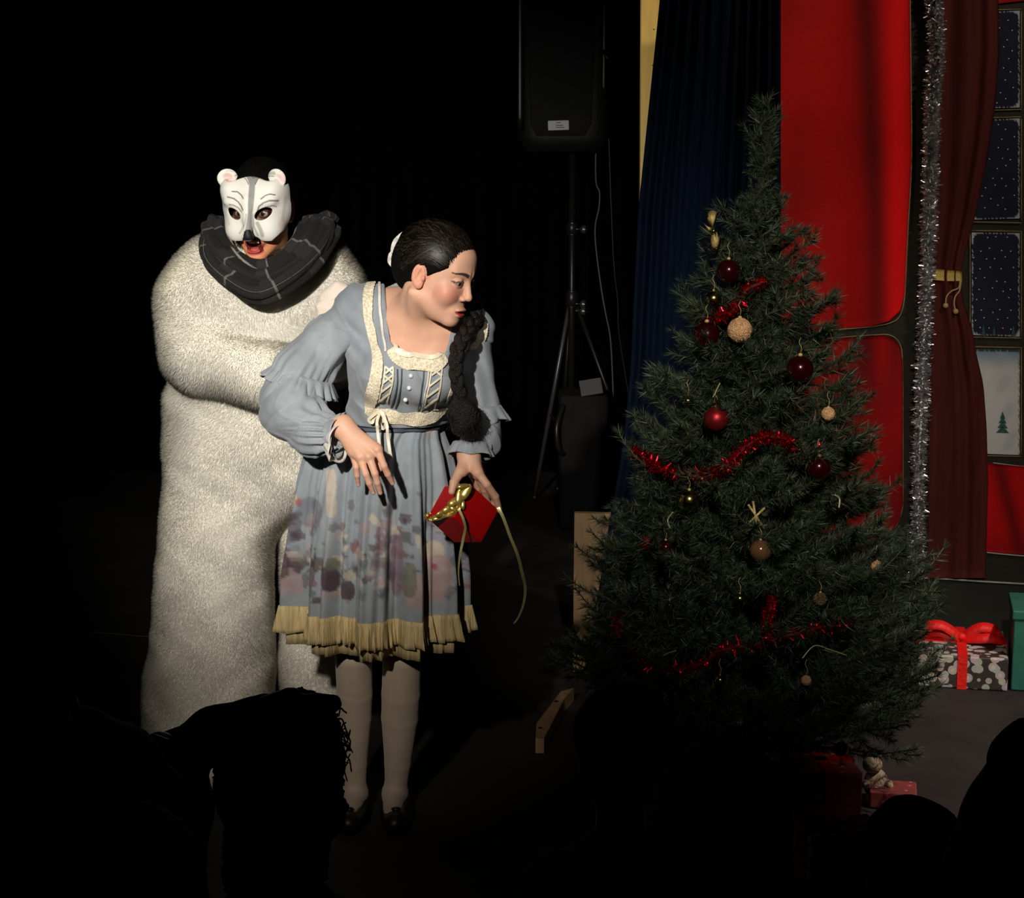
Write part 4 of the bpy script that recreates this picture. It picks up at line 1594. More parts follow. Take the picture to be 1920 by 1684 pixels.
V, F = sculpt(slR, p_(470, 880, 4.2) * [1, 0, 1] + [0, 4.0, 0], p_(730, 510, 4.2) * [1, 0, 1] + [0, 4.36, 0], .0032)
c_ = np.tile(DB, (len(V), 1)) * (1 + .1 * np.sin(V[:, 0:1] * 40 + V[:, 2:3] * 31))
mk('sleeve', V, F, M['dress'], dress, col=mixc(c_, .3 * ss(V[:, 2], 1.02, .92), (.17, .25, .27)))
cuffL = p_(880, 842, 4.05)


def slL(p):
    u = chain(p, [p_(880, 616, 4.19), p_(884, 690, 4.19), p_(899, 762, 4.17)], [.052, .048, .048], .02)
    l = chain(p, [p_(904, 790, 4.15), p_(905, 830, 4.11), p_(888, 838, 4.075)], [.042, .042, .032], .02)
    d = smin(u, l, .008)
    d = d + sleeve_tex(p, cuffL, (-.2, 0, -1), 13, .004, .05) + .003 * np.sin(p[0] * 150 + 3 * np.sin(p[2] * 16)) + wob(p, 34, .003, 2)
    return smax(d, -cap(p, wrL, p_(879, 900, 4.03), .026, .034), .004)


V, F = sculpt(slL, p_(820, 905, 4.1) * [1, 0, 1] + [0, 3.98, 0], p_(975, 560, 4.2) * [1, 0, 1] + [0, 4.3, 0], .0032)
mk('sleeve', V, F, M['dress'], dress, col=DB * .95)


def frill(name, c, axis, r0, r1, length, waves, amp, m, parent=dress, squash=(1, 1), col=None, lip=0.0, **k):
    ax = np.asarray(axis, float)
    ax /= np.linalg.norm(ax)
    u = np.cross(ax, [0.0, 1, .15])
    u /= np.linalg.norm(u)
    v = np.cross(ax, u)
    nu, nv = waves * 10, 6
    V = []
    for i in range(nu):
        th = 2 * pi * i / nu
        for j in range(nv):
            t = j / (nv - 1)
            w_ = math.sin(th * waves + 1.5 * math.sin(3 * th))
            r = r0 + (r1 - r0) * t + amp * t * w_
            V.append(np.asarray(c) + ax * (length * t + amp * .7 * t * math.sin(th * waves * .5)) + r * (squash[0] * math.cos(th) * u + squash[1] * math.sin(th) * v))
    o = mk(name, V, np.array(grid_faces(nu, nv, True, False)), m, parent, col=col, **k)
    o.modifiers.new('thick', 'SOLIDIFY').thickness = .0016
    return o


frill('sleeve_frill', p_(570, 700, 4.2), (-.35, -.05, -1), .070, .092, .036, 22, .006, M['dress'], col=DB * 1.05)
frill('sleeve_frill', p_(901, 764, 4.165), (.12, -.1, -1), .047, .064, .036, 13, .006, M['dress'], col=DB)
frill('cuff_frill', p_(617, 812, 4.075), (.9, -.35, -.1), .036, .050, .030, 9, .004, M['dress'], col=DB * 1.1)
frill('cuff_lining', p_(621, 820, 4.073), (.9, -.45, -.25), .033, .053, .030, 8, .004, M['white_cloth'])
frill('cuff_frill', p_(882, 830, 4.065), (-.05, -.3, -1), .039, .054, .030, 10, .004, M['dress'], squash=(1, .8), col=DB * 1.05)
# ribbon bow at the waist
bc_, bn = hit(714, 766, .010)
g = G()
def bow_pt(a, b, o): 
    h, nn = hit(a, b, o)
    return h if h is not None else p_(a, b, bc_[1] - o)
for pts in ([(714, 764, .012), (704, 770, .02), (698, 785, .022), (702, 790, .018), (708, 778, .014), (714, 764, .012)],
            [(714, 764, .012), (722, 772, .022), (727, 785, .024), (722, 794, .02), (716, 782, .014), (714, 764, .012)]):
    g.add(*strip(spline([bow_pt(*a) for a in pts], 26), (0, -1, .1), .007, .0012))
g.add(*sphere(bc_, (.006, .005, .006), 10, 8))
fronty = skirt_pt(-pi / 2, .1)[1] - .03
for pts in ([(713, 768), (707, 790), (708, 808), (712, 840)], [(716, 768), (725, 795), (727, 820), (733, 858)]):
    pp = [bow_pt(pts[0][0], pts[0][1], .012)] + [p_(a, b, min(fronty, bc_[1]) - .004) for a, b in pts[1:]]
    g.add(*strip(spline(pp, 24), (0, -1, .1), .0068, .0012, .7, .0015))
g.mk('ribbon_bow', M['satin'], dress, smooth=False, label='cream ribbon bow with long tails')

# tights and shoes ---------------------------------------------------
def tg(p):
    d = None
    for pts, rs_ in (([(664, 1150, 4.30), (663, 1232, 4.28), (665, 1300, 4.31), (664, 1345, 4.33), (664, 1430, 4.35), (666, 1492, 4.36)], [.060, .046, .0445, .0435, .033, .0265]),
                     ([(752, 1150, 4.30), (754, 1232, 4.28), (752, 1300, 4.31), (750, 1345, 4.33), (746, 1430, 4.35), (741, 1492, 4.36)], [.062, .0485, .0485, .047, .034, .0265])):
        pp = [p_(*a) for a in pts]
        e = chain(p, pp, rs_, .004)
        an = pp[-1]
        an2 = np.array([an[0], an[1], .05])
        e = smin(e, cap(p, an, an2, .0265, .028), .01)
        sx = .010 if an[0] > -.28 else -.004
        e = smin(e, cap(p, an2, [an[0] + sx, an[1] - .13, .026], .030, .020), .02)
        e = smin(e, sph(p, [an[0], an[1] + .03, .03], .026), .02)
        d = e if d is None else np.minimum(d, e)
    return d


lo_ = np.array([p_(600, 1200, 4.3)[0], 4.10, .0])
hi_ = np.array([p_(820, 1200, 4.3)[0], 4.46, p_(700, 1150, 4.3)[2]])
V, F = sculpt(tg, lo_, hi_, .0035)
mk('tights', V, F, M['tights'], wo)
for ax_, sx in ((p_(666, 1492, 4.36), -.004), (p_(741, 1492, 4.36), .010)):
    def shoe(p):
        d = cap(p, [ax_[0], ax_[1] + .02, .032], [ax_[0] + sx, ax_[1] - .135, .024], .034, .030)
        d = smin(d, ell(p, [ax_[0] + sx * .6, ax_[1] - .06, .022], (.038, .10, .022)), .02)
        d = smax(d, p[2] - .046 - .02 * (np.abs(p[1] - (ax_[1] - .05)) > .08), .004)
        d = smax(d, .004 - p[2], .003)
        return smax(d, -ell(p, [ax_[0] + sx * .3, ax_[1] - .035, .055], (.027, .07, .03)), .004)
    V, F = sculpt(shoe, [ax_[0] - .06, ax_[1] - .19, -.004], [ax_[0] + .06, ax_[1] + .08, .08], .0035)
    so_ = mk('shoe', V, F, M['shoe'], wo)
    V, F = sphere([ax_[0] + sx, ax_[1] - .125, .056], (.012, .008, .006), 12, 8)
    mk('shoe_bow', V, F, M['shoe'], so_)

# ================================================================== GIFT IN HER HAND
gq = Quaternion((-2.4547, -0.9658, 0.6675, 1.0023)).normalized().to_matrix()
gc = p_(868, 964, 4.045)
GS = (.100, .092, .100)
gift = thing('gift_box', gc, 'small bright red gift box with gold ribbon held in the hand', 'gift')
V, F = box(gc, GS, gq, .0025)
mk('box', V, F, M['gift_red'], gift, smooth=False)
Rg = np.array(gq)
# which faces look at the camera
fac = sorted([(-(Rg[:, a] * s)[1] + .4 * (Rg[:, a] * s)[2], a, s) for a in range(3) for s in (1, -1)], reverse=True)
g = G()
hs_ = np.array(GS) / 2
def band(axis_n, axis_w, wd=.010):
    """ribbon loop round the box, lying in the plane normal to axis_w"""
    o3 = [a for a in range(3) if a not in (axis_n, axis_w)][0]
    cs = []
    for s1, s2 in ((1, 1), (1, -1), (-1, -1), (-1, 1)):
        v = np.zeros(3)
        v[axis_n] = s1 * (hs_[axis_n] + .001)
        v[o3] = s2 * (hs_[o3] + .001)
        cs.append(v)
    VV = []
    for v in cs:
        for s in (-1, 1):
            for k in (0, 1):
                u = v.copy()
                u[axis_w] = s * wd / 2
                u[axis_n] += np.sign(v[axis_n]) * .0012 * k
                u[o3] += np.sign(v[o3]) * .0012 * k
                VV.append(Rg @ u + gc)
    FF = []
    for i in range(4):
        a, b = i * 4, ((i + 1) % 4) * 4
        FF += [(a + 1, a + 3, b + 3, b + 1), (a, b, b + 2, a + 2), (a, a + 1, b + 1, b), (a + 2, b + 2, b + 3, a + 3)]
    return VV, FF
top_ax, top_s = fac[0][1], fac[0][2]
oth = [a for a in range(3) if a != top_ax]
gb = p_(862, 944, gc[1] - .07)
# gold band and bow on the upper left face
for (a, b, an, l_, w_) in ((873, 923, 60, 17, 8), (861, 933, 82, 17, 7), (852, 941, 35, 15, 7), (866, 945, 100, 12, 6), (841, 955, 25, 14, 7), (828, 963, 15, 12, 6), (868, 912, 10, 12, 5), (847, 950, 120, 11, 6)):
    Rr = np.array(Matrix.Rotation(-math.radians(an), 3, 'Y') @ Matrix.Rotation(.5 * math.sin(an), 3, 'X'))
    V, F = sphere((0, 0, 0), (l_ / 790, .0045, w_ / 790), 16, 12)
    V[:, 1] += .003 * np.sin(V[:, 0] * 130)
    mk('gold_bow', V @ Rr.T + p_(a, b, gc[1] - .066 - .004 * math.sin(a)), F, M['gold_foil'], gift)
rb = G()
rb.add(*strip(spline([p_(864, 950, gc[1] - .075), p_(848, 962, gc[1] - .07), p_(830, 968, gc[1] - .06), p_(815, 972, gc[1] - .05), p_(806, 974, gc[1] - .05)], 24), (-.3, -.8, .5), .013, .0012, .8, .002))
rb.add(*strip(spline([p_(806, 974, gc[1] - .05), p_(798, 972, gc[1] - .055), p_(800, 966, gc[1] - .06), p_(806, 962, gc[1] - .055)], 12), (-.4, -.8, .45), .008, .0012))
rb.mk('ribbon', M['gold_foil'], gift)
for pts, nm in (([(860, 955, 3.96), (868, 972, 3.95), (872, 990, 3.955), (868, 1012, 3.96), (862, 1045, 3.965), (860, 1075, 3.98), (862, 1098, 3.985)], .006),
                ([(934, 952, 4.0), (944, 972, 3.99), (956, 1005, 3.98), (970, 1040, 3.97), (979, 1075, 3.98), (985, 1105, 3.99), (981, 1135, 3.99), (972, 1158, 3.98), (963, 1170, 3.97)], .0075)):
    sp2 = spline([p_(*a) for a in pts], 60)
    N_ = np.array([(math.sin(i * .09) * .7, -1, .2) for i in range(60)])
    V, F = strip(sp2, N_, np.interp(np.arange(60), [0, 30, 59], [nm, nm, nm * .5]), .0008)
    mk('curling_ribbon', V, F, M['gold_ribbon'], gift, smooth=False)

# ================================================================== PERSON IN THE WHITE BEAR COSTUME
BY = 4.75
bb = onfloor(470, 1430)
be = thing('person', [bb[0], bb[1], 0], 'person in a white fur bear costume with painted bear mask and dark scarf', 'person')
BC = P(489, 398, 4.63)
BR = frame(math.radians(-10), math.radians(11), math.radians(0))
BCh = BC + BR @ np.array([0, -.003, .014])
JAW = .036


def b_fur(p):
    d = ell(p, P(492, 545, 4.78), (.245, .165, .15))
    d = smin(d, ell(p, P(480, 640, 4.76), (.235, .17, .22)), .06)
    d = smin(d, cap(p, P(492, 505, 4.82), P(492, 530, 4.8), .09, .14), .08)
    # shoulders
    d = smin(d, cap(p, P(395, 505, 4.79), P(362, 560, 4.77), .088, .093), .06)
    d = smin(d, cap(p, P(590, 492, 4.80), P(622, 545, 4.79), .085, .085), .06)
    body = ell(p, P(470, 800, 4.80), (.235, .175, .30))
    body = smin(body, cap(p, P(410, 870, 4.80), P(391, 1395, 4.76), .150, .176), .05)
    rl = cap(p, P(585, 870, 4.86), P(592, 1385, 4.83), .098, .088)
    body = smin(body, rl, .015)
    body = smin(body, ell(p, P(330, 1350, 4.78), (.085, .10, .22)), .04)
    d = smin(d, body, .05)
    # sleeves: upper arm hangs, forearm crosses the front
    s = cap(p, P(368, 560, 4.76), P(375, 660, 4.70), .098, .108)
    s = smin(s, cap(p, P(385, 668, 4.67), P(545, 712, 4.60), .108, .092), .04)
    s2 = cap(p, P(618, 545, 4.79), P(640, 660, 4.72), .075, .08)
    s2 = smin(s2, cap(p, P(640, 665, 4.72), P(560, 705, 4.63), .08, .08), .03)
    d = smin(d, s, .012)
    d = smin(d, s2, .02)
    d = smax(d, .012 - p[2], .01)
    return d + wob(p, 17, .006) + wob(p, 41, .003, 2)


lo_ = [P(225, 1000, 4.8)[0], 4.36, -.01]
hi_ = [P(720, 1000, 4.8)[0], 5.15, P(480, 395, 4.8)[2]]
fv, ff = sculpt(b_fur, lo_, hi_, .009)
fv = relax(fv, ff, 2, .5)
suit = mk('fur_costume', fv, ff, M['fur'], be)
# fur strands
rs = np.random.default_rng(4)
tri = np.concatenate([ff[:, [0, 1, 2]], ff[:, [0, 2, 3]]])
a, b, c = fv[tri[:, 0]], fv[tri[:, 1]], fv[tri[:, 2]]
nn = np.cross(b - a, c - a)
ar = np.linalg.norm(nn, axis=1)
nn /= ar[:, None] + 1e-12
keep = (nn[:, 1] < .45) & (a[:, 2] > .02)
ar = ar * keep
N_ = 260000
k = rs.choice(len(tri), N_, p=ar / ar.sum())
u, v = rs.random(N_), rs.random(N_)
fl = u + v > 1
u[fl], v[fl] = 1 - u[fl], 1 - v[fl]
p0 = a[k] + u[:, None] * (b - a)[k] + v[:, None] * (c - a)[k]
flow = np.stack([.5 * np.sin(p0[:, 2] * 9 + p0[:, 0] * 5), np.zeros(N_), -np.ones(N_)], 1)
flow += .25 * np.stack([np.sin(p0[:, 2] * 31 + p0[:, 0] * 17), np.cos(p0[:, 0] * 23), np.sin(p0[:, 0] * 37 + p0[:, 2] * 13)], 1)
flow -= nn[k] * (flow * nn[k]).sum(1)[:, None]
L = rs.uniform(.008, .015, (N_, 1)) * np.where(p0[:, 2] < .85, .7, 1.0)[:, None]
dr = nn[k] * .62 + flow * .45 + rs.normal(size=(N_, 3)) * .15
dr /= np.linalg.norm(dr, axis=1)[:, None]
sd_ = np.cross(dr, nn[k] + rs.normal(size=(N_, 3)) * .25)
sd_ /= np.linalg.norm(sd_, axis=1)[:, None]
wn = np.sign((np.cross(sd_, dr) * nn[k]).sum(1))[:, None]
VV = np.stack([p0 - sd_ * wn * .0009, p0 + sd_ * wn * .0009, p0 + dr * L], 1).reshape(-1, 3)
fs_ = mk('fur_strands', VV, np.arange(3 * N_).reshape(N_, 3), M['fur_strand'], suit, kind='stuff')
nv_ = nn[k] + dr * .35
nv_ /= np.linalg.norm(nv_, axis=1)[:, None]
fs_.data.normals_split_custom_set_from_vertices(np.repeat(nv_, 3, 0).tolist())
# mitten paw resting behind her shoulder
def b_paw(p):
    d = cap(p, P(606, 640, 4.42), P(622, 575, 4.40), .034, .034)
    d = smin(d, cap(p, P(622, 570, 4.40), P(640, 548, 4.395), .030, .026), .02)
    d = smin(d, cap(p, P(612, 556, 4.395), P(632, 538, 4.385), .016, .014), .008)
    d = smin(d, cap(p, P(620, 560, 4.38), P(652, 545, 4.38), .012, .011), .006)
    d = smin(d, cap(p, P(606, 600, 4.38), P(600, 575, 4.375), .013, .011), .01)
    return d + wob(p, 90, .0012)


V, F = sculpt(b_paw, P(560, 680, 4.4) * [1, 0, 1] + [0, 4.30, 0], P(690, 505, 4.4) * [1, 0, 1] + [0, 4.50, 0], .003)
mk('paw_mitten', V, F, M['paw'], be)
V, F = sculpt(lambda p: smin(chain(p, [P(640, 660, 4.72), P(625, 670, 4.55), P(608, 650, 4.45)], [.07, .06, .045], .03), sph(p, P(640, 660, 4.72), .07), .02) + wob(p, 40, .003),
              P(540, 760, 4.5) * [1, 0, 1] + [0, 4.36, 0], P(720, 560, 4.5) * [1, 0, 1] + [0, 4.85, 0], .006)
mk('fur_cuff', V, F, M['fur'], be)
# feet
for (x, y) in ((395, 4.62), (585, 4.70)):
    c_ = P(x, 1420, y)
    V, F = sculpt(lambda p: np.maximum(ell(p, [c_[0], y, .05], (.085, .15, .075)), .003 - p[2]), [c_[0] - .1, y - .17, -.005], [c_[0] + .1, y + .17, .14], .008)
    mk('foot_cover', V, F, M['fur'], be)

# head, neck
def b_head(p):
    q = BR.T.astype(np.float32) @ (p - A3(BCh))
    d = head_sdf(q, JAW)
    n = cap(p, BCh + BR @ np.array([0, -.025, -.06]), P(492, 500, 4.78), .056, .075)
    return smin(d, n, .02)


V, F = keep_main(*sculpt(b_head, BC + [-.14, -.16, -.24], BC + [.14, .24, .15], .0022))
V = relax(V, F, 1, .3)
q = to_local(V, BR, BCh)
col = face_color(q, lin(222, 150, 112), .6, lips=(.5, .09, .07), mouth=JAW)
inm = (np.abs(q[:, 0]) < .021) & (q[:, 1] > .05) & (q[:, 1] < .079) & (np.abs(q[:, 2] + .082) < .018)
col[inm] = (.12, .02, .02)
xx_ = np.abs(q[:, 0])
col = mixc(col, (q[:, 1] > .03) * ss(1.5 - np.hypot((xx_ - .034) / .022, (q[:, 2] - .002) / .018), 0, .5) * .92, (.03, .015, .012))
mk('body', V, F, M['skin'], be, col=col)
for s in (1, -1):
    eyeball(be, BR, BCh, s, (.1, 1, -.1))
g = G()
for i in range(6):
    x = (i - 2.5) * .0046
    V_, F_ = sphere((x, .0795 - 18 * x * x, -.0745), (.0025, .002, .0042), 8, 6)
    g.add(V_ @ BR.T + BCh, F_)
g.mk('teeth', M['teeth'], be)
V_, F_ = sphere((0, .068, -.096), (.015, .016, .006), 14, 8)
mk('tongue', V_ @ BR.T + BCh, F_, M['skin'], be, col=(.5, .10, .09))
# dark strip over the upper lip, and dark hood of hair
g = G()
for s in (1, -1):
    pts = spline([np.array([0, .094, -.060]), np.array([s * .012, .095, -.0615]), np.array([s * .024, .088, -.065]), np.array([s * .034, .078, -.066])], 14)
    g.add(*tube(pts @ BR.T + BCh, np.interp(np.arange(14), [0, 5, 13], [.0045, .005, .0015]), 8)[:2])
g.mk('lip_strip', M['black_hair'], be)


def b_hair(p):
    q = BR.T.astype(np.float32) @ (p - A3(BCh))
    x = np.abs(q[0])
    d = ell(q, (0, -.022, .03), (.082, .104, .094))
    d = smin(d, ell(q, (0, -.06, -.05), (.078, .06, .07)), .03)
    d = smax(d, q[1] - (.02 + 1.1 * q[2]), .006)
    return d + wob(p, 60, .0015)


V, F = sculpt(b_hair, BC - [.14, .14, .16], BC + [.14, .2, .16], .005)
mk('hair', V, F, M['black_hair'], be)


# mask ---------------------------------------------------------------
def b_mask(p):
    q = BR.T.astype(np.float32) @ (p - A3(BC))
    x = np.abs(q[0])
    a = np.stack([x, q[1], q[2]])
    o = ell(q, (0, .012, .022), (.091, .098, .098))
    o = smin(o, ell(a, (.052, .030, .07), (.036, .058, .036)), .02)
    o = smin(o, ell(a, (.040, .062, -.028), (.035, .040, .040)), .02)
    o = smin(o, ell(a, (.036, .082, .046), (.030, .020, .011)), .016)
    o = smin(o, cap(q, (0, .098, .055), (0, .118, -.028), .009, .011), .014)
    o = smin(o, ell(q, (0, .119, -.038), (.016, .012, .011)), .008)
    o = smax(o, -ell(a, (.036, .128, .019), (.025, .020, .019)), .010)
    sh = np.maximum(o, -(o + .0045))
    sh = np.maximum(sh, .022 + .25 * np.maximum(-q[2], 0) - q[1])
    # lower edge: round cheeks
    low = -.055 + .020 * np.exp(-((x - .020) / .010) ** 2) * 0 - q[2] + .85 * np.maximum(0, x - .052)
    low = np.maximum(low, -.2)
    sh = smax(sh, low, .002)
    sh = np.maximum(sh, q[2] - .1005 - .010 * np.cos(x * 60) * .5)
    # eye holes slant
    R = np.array(Matrix.Rotation(-.5, 3, 'Y'))
    R2 = np.array(Matrix.Rotation(.5, 3, 'Y'))
    h1 = ell(q, (.0385, .10, .018), (.0205, .06, .0130), R)
    h2 = ell(q, (-.0385, .10, .018), (.0225, .06, .0140), R2)
    sh = smax(sh, -np.minimum(h1, h2), .001)
    # ears
    Re = np.array(Matrix.Rotation(.30, 3, 'Z'))
    e = ell(a, (.0655, .046, .098), (.0265, .0085, .0245), Re)
    e = smax(e, -ell(a, (.0635, .0575, .097), (.0185, .0085, .0170), Re), .004)
    return smin(sh, e, .004)


V, F = sculpt(b_mask, BC + [-.13, -.17, -.11], BC + [.13, .06, .15], .00155)
q = to_local(V, BR, BC)
px, py = topx(V)
u, v = (px - 380) * 5.2625, (py - 280) * 5.2625
WH = np.array(lin(236, 234, 226))
GR, DG, PK = lin(150, 150, 146), lin(84, 86, 84), lin(238, 190, 186)
col = np.tile(WH, (len(V), 1))
fr_ = q[:, 1] > .03
hwid = np.interp(v, [200, 250, 300, 345, 520, 640, 760, 800], [95, 85, 50, 34, 34, 26, 34, 40])
cxm = np.interp(v, [200, 300, 500, 640, 760], [503, 492, 478, 468, 455])
col = mixc(col, fr_ * ss(hwid - np.abs(u - cxm), 0, 8), GR)
col = mixc(col, fr_ * .6 * ss(22 - seg_dist(u, v, [(390, 235), (500, 268), (700, 235)]), 0, 8), GR)
def dl(pts, wd, c_=DG, al=.9):
    global col
    col = mixc(col, fr_ * al * ss(wd - seg_dist(u, v, pts), 0, 4), c_)
dl([(318, 262), (345, 250), (395, 262), (430, 300), (452, 345)], 6)
dl([(700, 266), (640, 268), (570, 268), (540, 300), (520, 345)], 6)
dl([(350, 240), (430, 225), (500, 285), (560, 240), (650, 222)], 6, DG, .8)
dl([(290, 415), (345, 420), (380, 450), (400, 485)], 8)
dl([(575, 490), (620, 455), (665, 442), (715, 450)], 8)
dl([(245, 470), (305, 485), (350, 518), (380, 560), (395, 600)], 9, lin(110, 112, 110))
dl([(541, 610), (555, 565), (600, 528), (660, 507), (745, 508)], 10, lin(110, 112, 110))
dl([(262, 545), (300, 550), (350, 575), (385, 620)], 6)
dl([(556, 650), (570, 605), (620, 570), (690, 556), (730, 566)], 6)
dl([(432, 640), (415, 740), (365, 830)], 10, lin(175, 178, 174), .8)
dl([(492, 640), (505, 760), (545, 850)], 10, lin(175, 178, 174), .8)
dl([(540, 730), (570, 790), (590, 850)], 20, lin(165, 168, 164), .8)
dl([(205, 480), (215, 600), (260, 740)], 14, lin(200, 208, 206), .5)
dl([(820, 480), (800, 620), (790, 700)], 18, lin(190, 196, 190), .6)
for cx_, cy_, r_, al in ((785, 735, 46, .35), (240, 735, 40, .3), (248, 278, 52, .7), (795, 280, 55, .7)):
    col = mixc(col, fr_ * al * ss(1.15 - np.hypot((u - cx_) / r_, (v - cy_) / r_), 0, .5), PK)
for cx_ in (258, 782):
    dl([(cx_ - 30, 218 - (cx_ > 500) * -10), (cx_, 212), (cx_ + 40, 222)], 5, DG, .5)
nose = in_poly(u, v, [(392, 900), (408, 815), (430, 792), (470, 794), (500, 830), (520, 900)])
col[nose & fr_] = lin(22, 22, 24)
# rims of the eye holes
mask = mk('bear_mask', V, F, M['mask'], be, col=col, label='white painted bear half-mask with grey stripe')


# scarf ---------------------------------------------------------------
M['scarf'] = mat('scarf', (.05, .05, .045), .95, bump=.4, bscale=200)
nt = M['scarf'].node_tree
NN, LL = nt.nodes, nt.links
bsdf = NN['Principled BSDF']
uvn = NN.new('ShaderNodeUVMap')
sepn = NN.new('ShaderNodeSeparateXYZ')
LL.new(uvn.outputs[0], sepn.inputs[0])
def stripe(sock, freq, width, phase=0.0):
    a = NN.new('ShaderNodeMath'); a.operation = 'MULTIPLY_ADD'; a.inputs[1].default_value = freq; a.inputs[2].default_value = phase
    LL.new(sock, a.inputs[0])
    b = NN.new('ShaderNodeMath'); b.operation = 'FRACT'
    LL.new(a.outputs[0], b.inputs[0])
    c = NN.new('ShaderNodeMath'); c.operation = 'LESS_THAN'; c.inputs[1].default_value = width
    LL.new(b.outputs[0], c.inputs[0])
    return c.outputs[0]
def mixn(fac, a, b):
    m = NN.new('ShaderNodeMix'); m.data_type = 'RGBA'
    LL.new(fac, m.inputs['Factor'])
    if isinstance(a, tuple): m.inputs['A'].default_value = (*a, 1)
    else: LL.new(a, m.inputs['A'])
    m.inputs['B'].default_value = (*b, 1)
    return m.outputs['Result']
c1 = mixn(stripe(sepn.outputs[0], 7, .35), (.007, .007, .006), (.020, .0195, .018))
c1 = mixn(stripe(sepn.outputs[1], 2, .3, .2), c1, (.013, .0135, .012))
c1 = mixn(stripe(sepn.outputs[0], 7, .05, .7), c1, (.13, .12, .115))
c1 = mixn(stripe(sepn.outputs[1], 1, .055, .38), c1, (.40, .38, .34))
LL.new(c1, bsdf.inputs['Base Color'])
g = G()
loops = [([(400, 450, 4.72), (404, 488, 4.60), (436, 522, 4.53), (484, 547, 4.50), (530, 530, 4.51), (578, 492, 4.57), (606, 452, 4.66), (614, 428, 4.74), (570, 425, 4.84), (480, 425, 4.88), (410, 430, 4.82)], .030, 0),
         ([(402, 430, 4.74), (410, 468, 4.62), (440, 502, 4.55), (488, 526, 4.53), (540, 504, 4.55), (588, 462, 4.62), (600, 428, 4.72), (560, 425, 4.80), (480, 425, 4.84), (418, 428, 4.80)], .030, 2),
         ([(416, 428, 4.72), (422, 462, 4.64), (448, 492, 4.59), (490, 506, 4.57), (532, 492, 4.58), (566, 452, 4.63), (572, 425, 4.72), (548, 425, 4.78), (484, 425, 4.80), (436, 425, 4.78)], .024, 4)]
for pts, r, ph in loops:
    sp_ = spline([P(*a) for a in pts], 130, True)
    g.add(*tube(sp_, r, 26, True, sect=lambda i, f: 1 + .20 * math.sin(3 * f + ph + i * .06) + .10 * math.sin(7 * f + i * .13 + ph)))
g.add(*tube(spline([P(585, 440, 4.80), P(602, 418, 4.79), P(618, 408, 4.79), P(634, 413, 4.80)], 20), np.interp(np.arange(20), [0, 12, 19], [.03, .022, .006]), 16, sect=lambda i, f: 1 + .2 * math.sin(3 * f)))
g.mk('scarf', M['scarf'], be, useuv=True, label='dark plaid scarf')

# ================================================================== CHRISTMAS TREE
TY = 4.42
tb_ = P(1420, 1500, TY)
TX = P(1416, 900, TY)[0]
tree = thing('christmas_tree', [TX, TY, 0], 'green artificial christmas tree with red and gold decorations on the stage', 'tree')
zt_ = P(1405, 222, TY)[2]
g = G()
g.add(*tube([(TX, TY, .03), (TX, TY, .9), (TX - .005, TY, zt_ - .05)], [.018, .014, .006], 10)[:2])
g.mk('trunk', M['bark'], tree)
for k in range(4):
    g = G()
    a = pi / 4 + k * pi / 2
    g.add(*tube([(TX, TY, .12), (TX + .15 * math.cos(a), TY + .15 * math.sin(a), .05), (TX + .24 * math.cos(a), TY + .24 * math.sin(a), .012)], .010, 8)[:2])
    g.mk('stand_leg', M['stand'], tree)

GA, GB, GC_ = np.array((.016, .030, .013)), np.array((.036, .060, .026)), np.array((.17, .195, .13))


